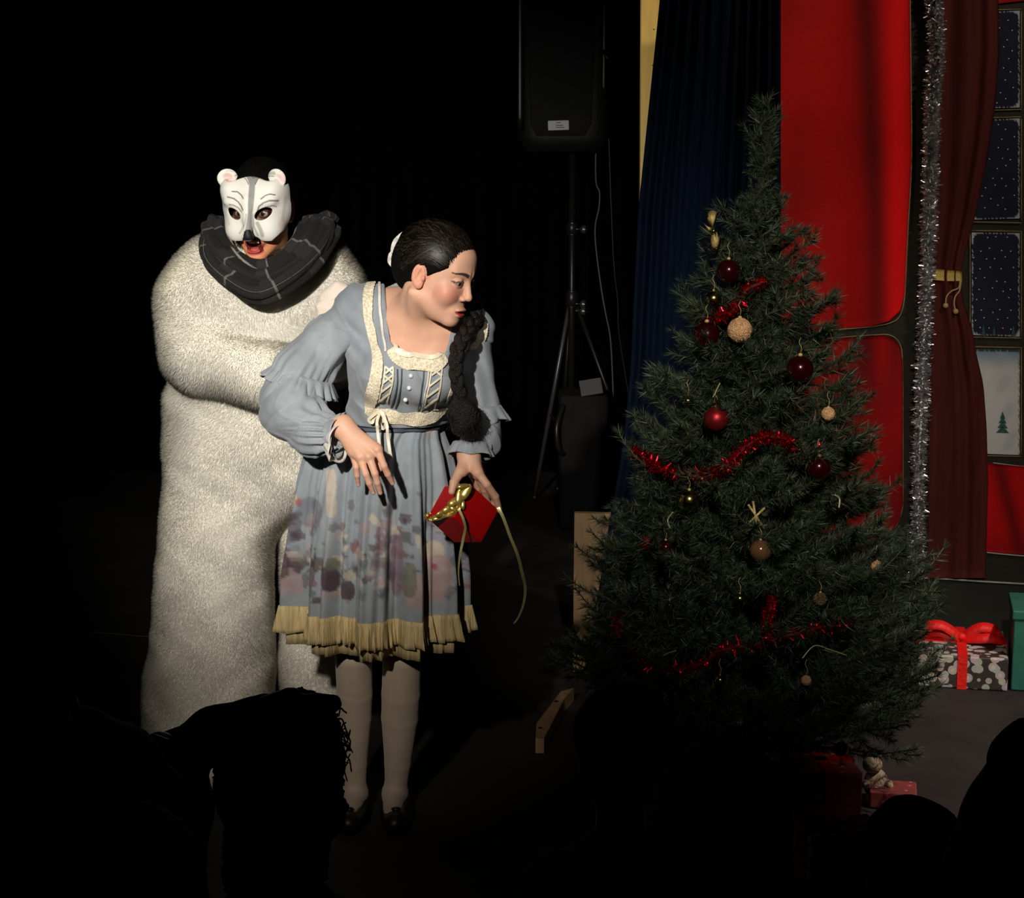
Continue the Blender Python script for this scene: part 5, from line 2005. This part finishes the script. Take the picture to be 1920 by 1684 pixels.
def branch_mesh(seed, L, twigs, droop):
    """a branch along +x with twigs and needles, unit length L"""
    rs = np.random.default_rng(seed)
    stems = []
    main = spline([[0, 0, 0], [L * .35, rs.uniform(-.02, .02), L * .02], [L * .7, rs.uniform(-.03, .03), L * .07], [L, rs.uniform(-.03, .03), L * .18]], 12)
    stems.append((main, .0032))
    for k in range(twigs):
        t = .22 + .74 * k / max(1, twigs - 1)
        i = min(10, int(t * 11))
        p0 = main[i]
        s = 1 if k % 2 else -1
        ln = L * (.42 - .22 * t) * rs.uniform(.8, 1.25)
        an = rs.uniform(.55, 1.0) * s
        el = rs.uniform(-.25, .5)
        d = np.array([math.cos(an) * math.cos(el), math.sin(an) * math.cos(el), math.sin(el)])
        stems.append((spline([p0, p0 + d * ln * .5, p0 + d * ln + [0, 0, ln * .15]], 6), .002))
    Vs, Fs, cs, n = [], [], [], 0
    for pts, r in stems:
        V, F, _ = tube(pts, r, 4, cap=False)
        Vs.append(V)
        F = np.array(F)
        Fs += [tuple(f + n) for f in F]
        cs.append(np.tile((.05, .05, .03), (len(V), 1)))
        n += len(V)
        ln = np.linalg.norm(np.diff(pts, axis=0), axis=1).sum()
        cnt = int(ln / .00105)
        t = np.clip(rs.random(cnt) ** .85, 0, 1)
        t = np.concatenate([t, np.full(24, 1.0)])
        cnt = len(t)
        x = t * (len(pts) - 1)
        i = np.minimum(x.astype(int), len(pts) - 2)
        f = (x - i)[:, None]
        p = pts[i] * (1 - f) + pts[i + 1] * f
        T = pts[i + 1] - pts[i]
        T /= np.linalg.norm(T, axis=1)[:, None]
        d = rs.normal(size=(cnt, 3))
        d -= (d * T).sum(1)[:, None] * T
        d /= np.linalg.norm(d, axis=1)[:, None]
        d = d * .8 + T * rs.uniform(.35, 1.0, (cnt, 1)) + T * (t[:, None] > .97) * 1.0
        d /= np.linalg.norm(d, axis=1)[:, None]
        ll = rs.uniform(.020, .036, (cnt, 1))
        s = np.cross(d, rs.normal(size=(cnt, 3)))
        s /= np.linalg.norm(s, axis=1)[:, None]
        V = np.stack([p - s * .0009, p + s * .0009, p + d * ll + [0, 0, -.002]], 1).reshape(-1, 3)
        Vs.append(V)
        Fs += [(n + 3 * a, n + 3 * a + 1, n + 3 * a + 2) for a in range(cnt)]
        m = rs.random((cnt, 1))
        c_ = np.where(m < .55, GA, np.where(m < .88, GB, GC_)) * rs.uniform(.7, 1.2, (cnt, 1))
        cc = np.repeat(c_, 3, 0)
        cc[2::3] = cc[2::3] * 1.5 + .012
        cs.append(cc)
        n += 3 * cnt
    return mesh_data('branch', np.concatenate(Vs), Fs, M['needle'], False, np.concatenate(cs))


LENS = [.10, .16, .24, .34, .44]
BM = {}
for li, L in enumerate(LENS):
    for s in range(4):
        BM[(li, s)] = branch_mesh(li * 10 + s, L, (3, 5, 8, 11, 14)[li], 0)
zr = [.08, .14, .22, .35, .48, .60, .78, .92, 1.06, 1.20, 1.30, 1.40, 1.48, 1.53, 1.60, 1.70, 1.78]
rr = [.34, .40, .46, .47, .42, .38, .33, .29, .25, .205, .165, .135, .10, .045, .022, .016, .02]
rs = np.random.default_rng(12)
nb_ = 0
z = .12
ang_ = 0.0
def add_branch(x, y, z, ang, elev, R, twist=None, L=None):
    global nb_
    if L is None: L = max(.04, R)
    li = int(np.argmin([abs(L - q) for q in LENS]))
    o = bpy.data.objects.new('branch', BM[(li, nb_ % 4)])
    sc = L / LENS[li]
    lo_s = .9 if L > .08 else .5
    o.scale = (sc, min(1.15, max(lo_s, sc)), min(1.15, max(lo_s, sc)))
    o.rotation_euler = (twist if twist is not None else rs.uniform(-.4, .4), -elev, ang)
    o.location = (x, y, z)
    o.parent = tree
    C.objects.link(o)
    nb_ += 1
while z < zt_ - .12:
    R = float(np.interp(z, zr, rr))
    frac = (z) / zt_
    ang_ += 2.399963
    add_branch(0, 0, z, ang_ + rs.uniform(-.2, .2), rs.uniform(.0, .22) + (.55 if z > 1.45 else .25 * frac), R * rs.uniform(.86, 1.08))
    z += (.0052 if z < .95 else .0068 if z < 1.4 else .0075)
for a in range(7):
    add_branch(0, 0, zt_ - .15 + .02 * (a % 3), a * .9, 1.25 + .05 * (a % 3), .1, L=.10 + .02 * (a % 3))
# the sprays that stick out
for (bx, by, tx, ty) in ((1560, 1240, 1762, 1130), (1570, 1250, 1735, 1215), (1500, 560, 1530, 545), (1540, 760, 1605, 735), (1590, 1180, 1700, 1160), (1250, 1290, 1035, 1262), (1240, 1215, 1110, 1180), (1560, 1400, 1720, 1420), (1560, 1330, 1735, 1290), (1230, 950, 1150, 945), (1590, 960, 1662, 955), (1560, 850, 1640, 838)):
    a, b = P(bx, by, TY - .05), P(tx, ty, TY - .05)
    d = b - a
    add_branch(a[0] - TX, a[1] - TY, a[2], math.atan2(d[1], d[0]), math.asin(d[2] / np.linalg.norm(d)) - .1, 0, L=np.linalg.norm(d) - .02)


# ================================================================== DECORATIONS
def tree_front(px, py, out=.0):
    """depth just at the needle surface for this height"""
    q = P(px, py, TY)
    R = float(np.interp(q[2], zr, rr))
    dx = q[0] - TX
    y = TY - math.sqrt(max(.0025, (R * .92) ** 2 - dx * dx)) - out
    for _ in range(3):
        q = P(px, py, y)
        R = float(np.interp(q[2], zr, rr))
        dx = q[0] - TX
        y = TY - math.sqrt(max(.0025, (R * .92) ** 2 - dx * dx)) - out
    return y


def bauble(px, py, rpx, m, label, group=None, out=.02, cap_m='bow_gold'):
    y = tree_front(px, py, out)
    c = P(px, py, y)
    r = rpx / (FPX / y) * 1.0
    t = thing('christmas_bauble', c - [0, 0, r], label, 'ornament', group)
    if 'glitter' in m:
        V, F = sphere((0, 0, 0), r, 44, 30)
        V = V * (1 + np.random.default_rng(int(px)).uniform(-.035, .035, (len(V), 1))) + c
    else:
        V, F = sphere(c, r, 28, 20)
    mk('ball', V, F, M[m], t, smooth='glitter' not in m)
    V, F = lathe([(r * .16, 0), (r * .16, r * .14), (r * .1, r * .2)], c + [0, 0, r * .96], 12)
    mk('cap', V, F, M[cap_m], t)
    pts = spline([c + [0, 0, r * 1.2], c + [.002, .0, r * 1.2 + .012], c + [-.003, .004, r * 1.2 + .024], c + [.002, .01, r * 1.2 + .034]], 10)
    V, F, _ = tube(pts, .0006, 5)
    mk('hanger', V, F, M['bow_gold'], t)
    return t


bauble(1366, 508, 22, 'red_ball', 'shiny dark red bauble highest on the tree', out=.03)
bauble(1325, 628, 25, 'red_ball', 'shiny dark red bauble just left of the gold glitter ball', out=.03)
bauble(1387, 619, 23, 'glitter_ball', 'large gold glitter bauble near the tree top', out=.035)
bauble(1338, 560, 15, 'gold_ball', 'smooth gold bauble under the highest red bauble', out=.03)
bauble(1500, 692, 26, 'red_ball', 'shiny red bauble at the right side of the upper tree', out=.03)
bauble(1343, 785, 23, 'red_matte', 'matte red bauble above the middle red tinsel', out=.03)
bauble(1290, 752, 12, 'gold_ball', 'small gold bauble left of the matte red one', out=.0)
bauble(1553, 776, 13, 'glitter_ball', 'small orange-gold bauble on the right edge of the tree', out=.03)
bauble(1535, 877, 23, 'red_ball', 'shiny dark red bauble right of the middle red tinsel', out=.03)
bauble(1292, 938, 20, 'gold_ball', 'shiny gold bauble hanging under the middle red tinsel', out=.06)
bauble(1426, 1032, 21, 'amber', 'brown glassy bauble in the centre of the tree', out=.02)
bauble(1248, 1027, 15, 'red_ball', 'right one of two small red baubles at the left edge of the tree', out=.03)
bauble(1213, 1018, 14, 'red_matte', 'left one of two small red baubles at the left edge of the tree', out=.03)
bauble(1255, 1136, 11, 'gold_ball', 'tiny gold bauble at left above the lowest tinsel', out=.02)
bauble(1387, 1123, 11, 'gold_ball', 'tiny gold bauble in the middle above the lowest tinsel', out=.02)
bauble(1538, 1123, 13, 'brown_glitter', 'small brown glitter bauble right of the hanging tinsel end', out=.03)
bauble(1350, 1276, 11, 'gold_ball', 'small gold bauble under the lowest red tinsel', out=.03)
bauble(1512, 1276, 10, 'glitter_ball', 'small orange-gold bauble low on the right of the tree', out=.03)
bauble(1577, 1404, 14, 'red_ball', 'lowest dark red bauble near the foot of the tree', out=.03)
bauble(1644, 1062, 11, 'glitter_ball', 'small copper bauble at the far right edge of the tree', out=.0)


def deco_path(px, out=.02):
    return [P(a, b, tree_front(a, b, out + (c[0] if c else 0))) for a, b, *c in px]


tinsel('red_tinsel', deco_path([(1186, 846), (1215, 862), (1245, 882), (1295, 893), (1340, 888), (1375, 862), (1398, 838), (1430, 820), (1468, 822), (1482, 834)], .03), 1700, .02, .021, .0034, M['tinsel_red'], .004,
       'red tinsel garland wound round the middle of the tree', seed=5)
tinsel('red_tinsel', deco_path([(1482, 840), (1510, 850), (1545, 838), (1575, 812), (1592, 800)], .0), 450, .02, .020, .0032, M['tinsel_red'], .004, 'red tinsel piece running up to the right edge of the tree', seed=6)
tinsel('red_tinsel', deco_path([(1204, 1112), (1182, 1138), (1156, 1168), (1170, 1215), (1215, 1245), (1262, 1256), (1310, 1248), (1345, 1222), (1390, 1212), (1436, 1204), (1500, 1186), (1560, 1172), (1600, 1166)], .02), 1500, .02, .020, .0032, M['tinsel_red'], .004,
       'lowest red tinsel garland looping across the front of the tree', seed=7)
tinsel('red_tinsel', deco_path([(1449, 1118), (1444, 1145), (1438, 1170), (1441, 1200)], .045), 420, .02, .018, .0038, M['tinsel_red'], .004, 'short red tinsel end hanging straight down in front', seed=8)
tinsel('red_tinsel', deco_path([(1438, 528), (1402, 542), (1385, 570), (1365, 588), (1340, 596), (1320, 606)], .02), 600, .02, .020, .0032, M['tinsel_red'], .004, 'red tinsel between the top baubles', seed=9)
tinsel('red_tinsel', [P(a, b, TY + .05) for a, b in [(1568, 970), (1590, 1000), (1622, 1045), (1650, 1085), (1662, 1110)]], 320, .02, .018, .0032, M['tinsel_red'], .004, 'thin red tinsel along the far right edge of the tree', seed=10)

# gold fabric bow at the top left
bx = thing('gold_bow', P(1338, 470, TY - .16), 'gold fabric bow clipped high on the left of the tree', 'ornament')
yb = TY - .15
for k, pts in enumerate(([(1337, 428), (1326, 412), (1330, 396), (1344, 398), (1342, 416), (1337, 428)], [(1337, 428), (1326, 424), (1318, 418), (1328, 434), (1337, 432)],
                         [(1338, 428), (1332, 450), (1336, 472), (1346, 470), (1352, 450), (1343, 430)])):
    g = G()
    pp = [P(a, b, yb - .004 * (i % 2)) for i, (a, b) in enumerate(pts)]
    cc = np.mean(pp, 0)
    n = len(pp)
    ring = spline(pp, 24)
    VV = [cc + [0, -.012, 0]] + list(ring) + [cc + [0, .004, 0]]
    F = [(0, i + 1, i + 2) for i in range(23)] + [(25, i + 2, i + 1) for i in range(23)]
    g.add(VV, F)
    g.mk('bow_loop' if k < 2 else 'bow_tail', M['bow_gold'], bx)
g = G()
g.add(*tube([P(1334, 436, yb - .012), P(1342, 430, yb - .012)], .005, 8)[:2])
g.mk('knot', M['gold_ball'], bx)
# gold wire hangers and a twig star
def wire(px, out, r, label, cat='ornament', m='gold_string'):
    t = spline(deco_path(px, out), 20)
    V, F, _ = tube(t, r, 6)
    return mk('gold_string', V, F, M[m], label=label, cat=cat)


wire([(1350, 718), (1344, 730), (1337, 745)], .03, .0014, 'gold string loop above the matte red bauble')
wire([(1262, 960), (1252, 975), (1256, 990)], .04, .0018, 'gold string loop left of the shiny gold bauble')
wire([(1565, 928), (1574, 935), (1573, 952)], .03, .0022, 'gold ribbon end at the right side of the tree')
wire([(1504, 1235), (1527, 1211), (1555, 1218), (1588, 1229)], .04, .0014, 'bent gold wire low on the right of the tree')
wire([(1243, 1230), (1255, 1224), (1268, 1220)], .04, .0014, 'short gold wire low on the left of the tree')
st_ = thing('gold_star', P(1416, 1000, tree_front(1416, 1000, .03)), 'small dull gold twig star in the centre of the tree', 'ornament')
for a, b in (((1403, 946), (1432, 990)), ((1400, 985), (1434, 952)), ((1412, 940), (1420, 996))):
    y = tree_front(1416, 970, .03)
    V, F, _ = tube([P(*a, y), P((a[0] + b[0]) / 2, (a[1] + b[1]) / 2, y - .006), P(*b, y)], .0028, 6)
    mk('ray', V, F, M['bow_gold'], st_)

# ================================================================== GIFT BOXES ON THE FLOOR
def wrapped(name, c, size, rz, m, label, ribbon=None, bow=None, lid=None):
    R = Matrix.Rotation(rz, 3, 'Z')
    Rn = np.array(R)
    t = thing(name, [c[0], c[1], 0], label, 'gift')
    V, F = box((c[0], c[1], size[2] / 2 + .002), size, R, .004)
    mk('box', V, F, M[m], t, smooth=False)
    if lid:
        V, F = box((c[0], c[1], size[2] + .012), (size[0] + .012, size[1] + .012, .03), R, .004)
        mk('lid', V, F, M[lid], t, smooth=False)
    if ribbon:
        for sz in ((.030, size[1] + .006, size[2] + .004), (size[0] + .006, .030, size[2] + .004)):
            V, F = box((c[0], c[1], size[2] / 2 + .003), sz, R)
            mk('ribbon', V, F, M[ribbon], t, smooth=False)
    if bow:
        g = G()
        top = np.array([c[0], c[1], size[2] + .008])
        for s, ln, up, y0 in ((-1, .12, .05, 0), (1, .11, .05, 0), (1, .12, .02, -.02), (-1, .10, .02, .02)):
            pts = [top, top + Rn @ [s * ln * .5, y0 - .02, up], top + Rn @ [s * ln, y0, up * .7], top + Rn @ [s * ln * .9, y0 + .02, .012], top + Rn @ [s * ln * .4, .01, .008], top]
            g.add(*strip(spline(pts, 30), (0, -.8, .6), .034, .0015, .9, .003))
        g.add(*sphere(top + [0, 0, .012], (.018, .016, .014), 12, 8))
        g.mk('bow', M[bow], t)
    return t


def back_gift():
    a, b = onfloor(1742, 1288, 0), onfloor(1888, 1297, 0)
    wv = b - a
    ln = np.linalg.norm(wv)
    rz = math.atan2(wv[1], wv[0])
    wdt = ln + .02
    n = np.array([-math.sin(rz), math.cos(rz), 0])
    ctr = (a + b) / 2 + n * .18 - np.array([.02, 0, 0])
    wrapped('wrapped_gift', ctr, (wdt + .02, .36, .105), rz, 'gift_print', 'patterned brown and white gift with red ribbon bow by the painted flat', 'bow_red', 'bow_red')
    a2 = onfloor(1897, 1299, 0)
    ctr2 = a2 + np.array([.195, .10, 0])
    wrapped('wrapped_gift', ctr2, (.34, .24, .235), rz, 'teal', 'teal gift box at the right edge of the picture', None, None, 'teal')


back_gift()
wrapped('wrapped_gift', onfloor(1548, 1600) + [0, .10, 0], (.155, .20, .20), .08, 'gift_pink', 'red and pink patterned gift box standing under the tree', 'gift_red')
wrapped('wrapped_gift', onfloor(1685, 1520) + [-.005, .05, 0], (.12, .10, .045), -.2, 'gift_pink', 'small flat red glittery gift right of the tree foot')
wrapped('wrapped_gift', onfloor(1590, 1660) + [-.01, .06, 0], (.20, .10, .12), .35, 'gift_print', 'dark red gift box lying lowest in front of the tree', 'gift_red')
# little plush figure
pl = thing('plush_toy', onfloor(1648, 1500) * [1, 1, 0], 'small beige plush toy lying beside the tree foot', 'toy')
o3 = ORG[pl.name]
M['plush'] = mat('plush', (.40, .30, .20), .9, bump=.5, bscale=150)
V, F = sphere(o3 + [-.01, .0, .045], (.032, .028, .042), 18, 12)
mk('torso', V, F, M['plush'], pl)
V, F = sphere(o3 + [-.022, -.008, .100], (.026, .024, .024), 18, 12)
hd_ = mk('head', V, F, M['plush'], pl)
for s in (-1, 1):
    V, F = sphere(o3 + [-.022 + s * .018, -.004, .122], (.009, .006, .010), 10, 8)
    mk('ear', V, F, M['plush'], hd_)
    V, F = sphere(o3 + [-.01 + s * .03, -.022, .05], (.011, .022, .012), 12, 8)
    mk('arm', V, F, M['plush'], pl)
    V, F = sphere(o3 + [-.01 + s * .02, -.035, .016], (.014, .03, .014), 12, 8)
    mk('leg', V, F, M['plush'], pl)


# ================================================================== AUDIENCE (seen from behind, in the dark)
def audience(c, r, label, yaw=0.0, build=1.0, hairf=None, extra=None, coat='dark_coat', ears=True, tilt=0.0, hair_drop=.0, shoulder=.17, parts=None, hairlen=.03):
    """c: head centre in the world, r: head half width"""
    k = r / .075
    t = thing('person', [c[0], c[1], 0], label, 'person')
    Rh = np.array(Matrix.Rotation(yaw, 3, 'Z') @ Matrix.Rotation(tilt, 3, 'Y'))
    nb0 = np.array(c) + [0, -.01, -.16 * k]
    zsh = nb0[2] - .03

    def f(p):
        q = Rh.T.astype(np.float32) @ (p - A3(c)) / k
        d = head_sdf(q, 0) * k
        n = cap(p, np.array(c) - [0, .015, .06 * k], nb0, .042 * k, .048 * k)
        return smin(d, n, .03)
    V, F = sculpt(f, [c[0] - .16, c[1] - .2, c[2] - .26 * k], [c[0] + .16, c[1] + .2, c[2] + .16 * k], .0042)
    mk('body', V, F, M['skin'], t, col=lin(200, 150, 120))

    def co(p):
        sw = shoulder * build
        d = cap(p, [c[0] - sw, c[1] - .02, zsh - .05], [c[0] + sw, c[1] - .02, zsh - .05], .065 * build, .065 * build)
        d = smin(d, cap(p, [c[0], c[1] - .02, zsh - .0], [c[0], c[1] - .02, zsh - .12], .06, .12 * build), .06)
        d = smin(d, cap(p, [c[0], c[1] - .02, zsh - .15], [c[0], c[1] - .04, .14], .14 * build, .15 * build), .05)
        for s in (-1, 1):
            d = smin(d, cap(p, [c[0] + s * sw, c[1] - .02, zsh - .06], [c[0] + s * (sw + .03), c[1] + .02, zsh - .30], .058 * build, .048), .02)
            d = smin(d, cap(p, [c[0] + s * (sw + .03), c[1] + .02, zsh - .30], [c[0] + s * .06, c[1] + .10, max(.16, zsh - .34)], .046, .04), .02)
            d = smin(d, cap(p, [c[0] + s * .09, c[1], .10], [c[0] + s * .14, c[1] + .10, .10], .085, .07), .03)
            d = smin(d, cap(p, [c[0] + s * .14, c[1] + .10, .08], [c[0] - s * .02, c[1] + .14, .06], .06, .05), .03)
        if extra: d = extra(p, d)
        return smax(d, .003 - p[2], .004) + wob(p, 25, .003)
    V, F = sculpt(co, [c[0] - .52, c[1] - .3, -.01], [c[0] + .52, c[1] + .5, max(zsh + .1, c[2] + .25 if extra else 0)], .011)
    mk('clothes', V, F, M[coat], t)

    def ha(p):
        q = Rh.T.astype(np.float32) @ (p - A3(c)) / k
        x = np.abs(q[0])
        d = ell(q, (0, -.025, .03), (.092, .108, .102))
        d = smin(d, ell(q, (0, -.05, -.03 - hair_drop / 2), (.080, .065, .06 + hair_drop / 2)), .03)
        d = smax(d, q[1] - (.030 + .5 * q[2]), .01)
        if ears and hair_drop < .03: d = smax(d, -ell(np.stack([x, q[1], q[2]]), (.082, -.008, -.016), (.026, .024, .032)), .004)
        d = d * k
        if hairf: d = hairf(p, d)
        return d + wob(p, 70, .002) + .001 * np.sin(np.arctan2(q[0], q[1]) * 60)
    V, F = sculpt(ha, [c[0] - .2, c[1] - .22, c[2] - .3], [c[0] + .2, c[1] + .2, c[2] + .2], .0048)
    hobj = mk('hair', V, F, M['black_hair'], t)
    if parts: parts(t, hobj)
    return t


def headc(px, py_top, px_half, Y, k_top=1.25):
    r = px_half / FPX * Y * 1.0
    top = P(px, py_top, Y)
    return top - np.array([0, 0, r * 1.35]), r * .80


# child with curly hair and both hands over the head
cA, rA = headc(520, 1322, 122, 2.15)
def exA(p, d):
    a = [P(390, 1700, 2.2), P(300, 1560, 2.22), P(262, 1440, 2.25)]
    d = smin(d, chain(p, [np.array([cA[0] - .17, cA[1], cA[2] - .26]), P(330, 1520, 2.2), P(330, 1425, 2.2)], [.058, .048, .038], .02), .03)
    return smin(d, chain(p, [P(330, 1425, 2.2), P(400, 1378, 2.18), P(500, 1335, 2.16)], [.038, .034, .026], .02), .015)
def hA(p, d):
    return smin(d, cap(p, P(560, 1360, 2.15), P(590, 1520, 2.15), .045, .04), .03) + .004 * np.sin(p[0] * 230 + 3 * np.sin(p[2] * 90)) * np.sin(p[2] * 240)
def pA(t, ho):
    def hand(p):
        wr = P(500, 1336, 2.15)
        d = cap(p, wr, P(545, 1322, 2.14), .021, .022)
        for pts, r in (([(550, 1318), (592, 1310), (628, 1312)], .0072), ([(552, 1323), (600, 1318), (632, 1322)], .0072), ([(550, 1330), (596, 1326), (622, 1331)], .007), ([(545, 1335), (580, 1336), (606, 1340)], .0062)):
            d = smin(d, chain(p, [P(a, b, 2.13) for a, b in pts], [r + .0015, r, r - .001], .003), .006)
        d = smin(d, chain(p, [P(515, 1345, 2.12), P(535, 1358, 2.10), P(555, 1362, 2.09)], [.011, .009, .007], .004), .006)
        return d
    def hand2(p):
        d2 = cap(p, P(318, 1418, 2.18), P(300, 1404, 2.17), .024, .022)
        for a, b, e, f in ((300, 1396, 276, 1396), (304, 1404, 270, 1410), (306, 1413, 274, 1424), (310, 1421, 284, 1434)):
            d2 = smin(d2, cap(p, P(a, b, 2.16), P(e, f, 2.15), .0105, .0085), .005)
        d2 = smin(d2, cap(p, P(308, 1398, 2.14), P(288, 1388, 2.13), .010, .008), .005)
        return d2
    V, F = sculpt(hand, P(255, 1460, 2.15) * [1, 0, 1] + [0, 2.04, 0], P(650, 1290, 2.15) * [1, 0, 1] + [0, 2.25, 0], .003)
    mk('hand', V, F, M['skin'], t, col=lin(150, 110, 90))
    V, F = sculpt(hand2, P(255, 1460, 2.15) * [1, 0, 1] + [0, 2.04, 0], P(350, 1370, 2.15) * [1, 0, 1] + [0, 2.25, 0], .003)
    mk('hand', V, F, M['skin'], t, col=lin(150, 110, 90))
    rs = np.random.default_rng(3)
    g = G()
    for k in range(60):
        y0 = rs.uniform(1325, 1500)
        x0 = 628 + 10 * math.sin((y0 - 1300) / 60)
        ph = rs.uniform(0, 6)
        w_ = rs.uniform(1.5, 5)
        fr = rs.uniform(.3, .7)
        pts = [P(x0 - 14 + j * w_ + 3 * math.sin(j * fr * 1.3 + ph), y0 + 7 * math.sin(j * fr + ph) + j * w_ * rs.uniform(-.4, .6), 2.15 + .01 * math.sin(j + ph)) for j in range(8)]
        g.add(*tube(spline(pts, 26), .0011, 4)[:2])
    g.mk('loose_curls', M['black_hair'], ho, kind='stuff')
audience(cA, rA, 'audience child seen from behind with an arm laid over curly dark hair', .0, .85, hA, exA, parts=pA, ears=False, hair_drop=.12, shoulder=.2)
cB, rB = headc(1166, 1278, 100, 2.95)
audience(cB, rB, 'audience child with short dark hair and one ear showing, left of the tree foot', .15, .8, shoulder=.14)
cC, rC = headc(1352, 1384, 136, 2.2)
audience(cC, rC, 'large dark round head with bobbed hair, centre front of the audience', .0, .9, ears=False, hair_drop=.09, hairf=lambda p, d: smin(d, ell(p, cC + [0, -.01, -.06], (.092, .09, .13)), .03))
cD, rD = headc(1708, 1494, 104, 2.95)
audience(cD, rD, 'small dark rounded head between the large one and the right edge', .1, .75, shoulder=.12, ears=False, hair_drop=.04)
cE, rE = headc(1930, 1352, 84, 1.6)
audience(cE, rE, 'dark figure with a raised shoulder at the right edge of the picture', .2, 1.0, shoulder=.0, ears=False, hair_drop=.06,
         extra=lambda p, d: smin(d, chain(p, [P(1905, 1430, 1.6), P(1882, 1520, 1.6), P(1870, 1640, 1.6)], [.026, .035, .044], .03), .04))
cF, rF = headc(60, 1190, 92, 1.55)
def exF(p, d):
    d = smin(d, chain(p, [P(150, 1400, 1.6), P(225, 1440, 1.65), P(300, 1500, 1.72)], [.040, .037, .031], .03), .04)
    return smin(d, chain(p, [P(300, 1503, 1.72), P(240, 1535, 1.68), P(180, 1540, 1.64)], [.030, .027, .024], .02), .01)
audience(cF, rF, 'dark figure in a brown top with bent arm at the left edge', -.3, .9, extra=exF, coat='brown_coat', ears=False, hair_drop=.06, shoulder=.10)
